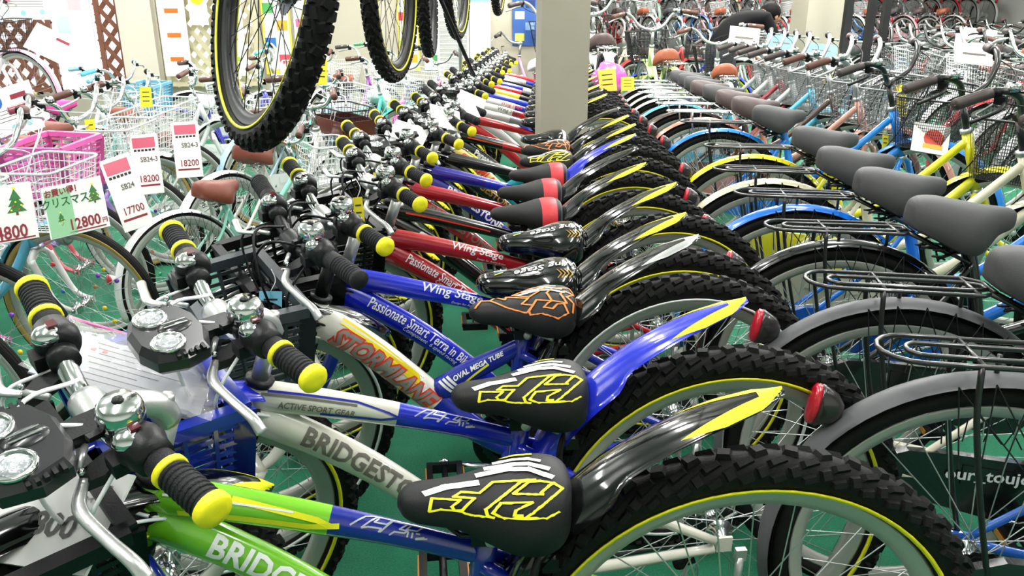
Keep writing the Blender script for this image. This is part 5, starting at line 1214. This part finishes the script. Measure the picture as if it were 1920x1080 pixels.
for rn, x, y, dy, dx, n, th, cc in rows:
    for i in range(n):
        h, nm = cols[cc[i % len(cc)]]; X = x + dx * i; Y = y + dy * i
        city_bike(f'{nm} city bicycle, {ordn[i]} in {rn}', X, Y, th, dict(main=h, case=h, guard=ALU if i % 2 else None, sad=('grey', 'dark', 'tan')[i % 3], grip=(DKGRIP, BRGRIP)[i % 2], rack=CHR, bar=(ALU, CHR, RACKB)[i % 3], basket=((WWIRE, 'wire'), (GWIRE, 'wire'), (KWIRE, 'wire'))[(i + 1) % 3], steer=-.4 if th < 1 else .4, s=1.02), 'city bicycles in ' + rn, lite=True)
def gbag(label, c, col, sc=(1, .7, .5)):
    o = part('plastic_cover', None, lambda: MB().ball((0, 0, 0), .16, 16, 10, 0, sc), [col], None); tag(o, label, 'plastic cover'); o.matrix_world = Matrix.Translation(c)
    for v in o.data.vertices: v.co *= 1 + .16 * math.sin(v.co.x * 30 + v.co.y * 25) * math.cos(v.co.z * 35)
    part('cover_fold', None, lambda: MB().tube([(0, 0, .05), (.02, .01, .12)], [.02, .03], 8), [col], o)
# posts by the person, and the sheets on the far rows
for i, (x, y) in enumerate(((3.62, 7.1), (3.86, 7.15), (4.08, 7.3))):
    o = part('display_post', None, lambda: MB().box((0, 0, 1.42), (.06, .06, 2.84)), [STEEL], None); o.location = (x, y, 0); tag(o, f'dark upright display post, {ordn[i]} from the pillar side of three', 'post', 'dark posts behind the city bicycles')
    part('post_foot', None, lambda: MB().box((0, 0, .01), (.14, .14, .02)), [STEEL], o)
for lab, c, w, h, m in (('white sheet hung on the far handlebars behind the tan saddle', (2.28, 6.0, .98), .22, .16, CARD), ('light blue sheet on the far handlebars', (2.72, 6.35, .93), .22, .14, BTAG), ('second light blue sheet just right of the first', (2.98, 6.2, .88), .24, .10, BTAG), ('white sheet on the red bicycles of the far row', (4.1, 6.0, .95), .3, .2, CARD), ('white sheet in a basket of the row beyond the black handlebars', (3.15, 4.6, .93), .22, .12, CARD)):
    o = flat('paper_sheet', lab, 'sheet', c, w, h, m, -.35, -.2, .1); patch(o, 0, 0, w * .6, h * .1, GPRT, 'print_line')

# ------------------------------------------------------------------ the person bending over the bicycles
def person():
    root = empty('person', 'person in a dark T-shirt bending over the bicycles, black hair', 'person'); root.location = (2.62, 7.5, 0); root.scale = (.95, .95, .92); root.rotation_euler = (0, 0, .35)
    # skeleton: x forward (towards the bicycles worked on), z up
    J = dict(pel=((0, 0, .93), .13), sp1=((.08, 0, 1.06), .135), sp2=((.22, 0, 1.17), .15), ch=((.36, 0, 1.22), .155), nk=((.49, 0, 1.235), .055), hd=((.56, 0, 1.25), .06),
             hl=((0, .1, .88), .095), kl=((.06, .12, .49), .062), al=((-.02, .12, .09), .042), tl=((.10, .13, .04), .04), hr=((0, -.1, .88), .095), kr=((.10, -.12, .49), .062), ar=((.02, -.12, .09), .042), tr=((.14, -.13, .04), .04),
             sl=((.40, .17, 1.2), .07), el=((.46, .24, .95), .042), wl=((.62, .16, .80), .028), sr=((.40, -.17, 1.2), .07), er=((.50, -.26, .97), .042), wr=((.66, -.16, .84), .028))
    E = [('pel', 'sp1'), ('sp1', 'sp2'), ('sp2', 'ch'), ('ch', 'nk'), ('nk', 'hd'), ('pel', 'hl'), ('hl', 'kl'), ('kl', 'al'), ('al', 'tl'), ('pel', 'hr'), ('hr', 'kr'), ('kr', 'ar'), ('ar', 'tr'), ('ch', 'sl'), ('sl', 'el'), ('el', 'wl'), ('ch', 'sr'), ('sr', 'er'), ('er', 'wr')]
    keys = list(J); me = bpy.data.meshes.new('body'); me.from_pydata([J[k][0] for k in keys], [(keys.index(a), keys.index(b)) for a, b in E], [])
    fingers = []
    o = bpy.data.objects.new('body', me); COL.objects.link(o); o.parent = root
    bm = bmesh.new(); bm.from_mesh(me); bm.verts.ensure_lookup_table(); lay = bm.verts.layers.skin.verify()
    for i, k in enumerate(keys): r = J[k][1]; bm.verts[i][lay].radius = (r, r * (.8 if k in ('sp1', 'sp2', 'ch', 'pel') else 1)); bm.verts[i][lay].use_root = k == 'pel'
    bm.to_mesh(me); bm.free()
    md = o.modifiers.new('skin', 'SKIN'); md.use_smooth_shade = True; o.modifiers.new('sub', 'SUBSURF').levels = 2
    shirt = mat('dark_shirt', '#0b0b0d', .85, spec=.2, bump=.4, bscale=40, var=.15); skin = mat('skin', '#b98468', .5, var=.05); tro = mat('trousers', '#2a2c34', .8, var=.1)
    # body mesh is evaluated so that clothing colours follow the figure
    dg = bpy.context.evaluated_depsgraph_get(); dg.update(); ev = o.evaluated_get(dg); nm = bpy.data.meshes.new_from_object(ev); o.modifiers.clear(); o.data = nm; nm.materials.clear()
    for m in (shirt, tro, skin): nm.materials.append(m)
    for p in nm.polygons:
        c = p.center; p.use_smooth = True
        p.material_index = 1 if (c.z < .96 and c.x < .2 and c.z > .07) else (2 if (c.x > .485 and (c.z < .96 or abs(c.y) < .1)) or (c.z < .93 and c.x > .35) else 0)
    hd = part('head', None, lambda: MB().ball((.62, 0, 1.23), .095, 20, 14, 0, (1.1, .82, .95)).ball((.725, 0, 1.19), .016, 8, 6).tube([(.70, -.03, 1.155), (.708, 0, 1.15), (.70, .03, 1.155)], .006, 6, 1).ball((.712, .032, 1.225), .012, 8, 6, 2).ball((.712, -.032, 1.225), .012, 8, 6, 2).ball((.61, .082, 1.215), .022, 8, 6, 0, (1, .4, 1.3)).ball((.61, -.082, 1.215), .022, 8, 6, 0, (1, .4, 1.3)), [skin, paint('#a05850'), KPRT], root)
    part('hair', None, lambda: MB().ball((.60, 0, 1.255), .108, 20, 14, 0, (1.05, .88, .92)).ball((.56, 0, 1.20), .085, 14, 10, 0, (.8, .95, 1.0)), [mat('black_hair', '#0b0908', .7, spec=.15, bump=.8, bscale=120)], hd)
    for s, w in ((1, J['wl'][0]), (-1, J['wr'][0])):
        w = v3(w); d = unit(v3((.5, -.2 * s, -.4))); b = MB(); b.tube([w - d * .02, w + d * .03, w + d * .075], [.024, .034, .03], 10, oval=(1, .55))
        for k in range(4):
            q = w + d * .07 + v3((0, s * (.024 - .016 * k), 0)); L = (.06, .07, .065, .05)[k]; b.tube([q, q + d * L * .5 + v3((0, 0, -.006)), q + d * L * .8 + v3((0, 0, -.03))], [.009, .0085, .007], 7)
        q = w + d * .02 + v3((0, s * .03, 0)); b.tube([q, q + v3((.03, s * .022, -.01)), q + v3((.055, s * .018, -.025))], [.011, .010, .008], 7)
        part('hand', None, (lambda b=b: b), [skin], root)
    return root
person()

# two-tier display stands with bicycles along the end of the shop
def tier(label, x0, x1, y, z, n, th, cc, rn):
    t = part('display_stand', None, lambda: (lambda b: [b.box(((x0 + x1) / 2, y + .35, z - .02), (x1 - x0, 1.3, .04))] and [b.box((x0 + .1 + k * (x1 - x0 - .2) / 4, yy, (z - .04) / 2), (.05, .05, z - .04)) for k in range(5) for yy in (y - .25, y + .95)] and b)(MB()), [STEEL], None); tag(t, label, 'stand')
    for i in range(n):
        h, nm = cols[cc[i % len(cc)]]
        city_bike(f'{nm} city bicycle, {ordn[i]} of {rn}', x0 + .35 + i * (x1 - x0 - .7) / (n - 1), y, th, dict(main=h, case=h, guard=ALU if i % 2 else None, sad=('grey', 'dark', 'tan')[i % 3], grip=(DKGRIP, BRGRIP)[i % 2], rack=CHR, bar=CHR, basket=((WWIRE, 'wire'), (KWIRE, 'wire'), (GWIRE, 'wire'))[i % 3], steer=.3, s=1.0), 'city bicycles on ' + rn, z=z, lite=True)
tier('steel display stand carrying bicycles along the end wall', 1.4, 6.6, 15.2, .75, 13, 1.75, (0, 2, 1, 7, 2, 0, 5), 'the stand by the end wall')
tier('lower steel display stand with bicycles in front of the other stand', 2.2, 8.8, 13.0, .45, 15, 1.8, (2, 1, 0, 2, 4, 9, 0), 'the lower stand')
tier('steel display stand with bicycles at the far right', 7.2, 10.8, 15.2, .75, 9, 1.75, (2, 0, 1, 2), 'the far right stand')
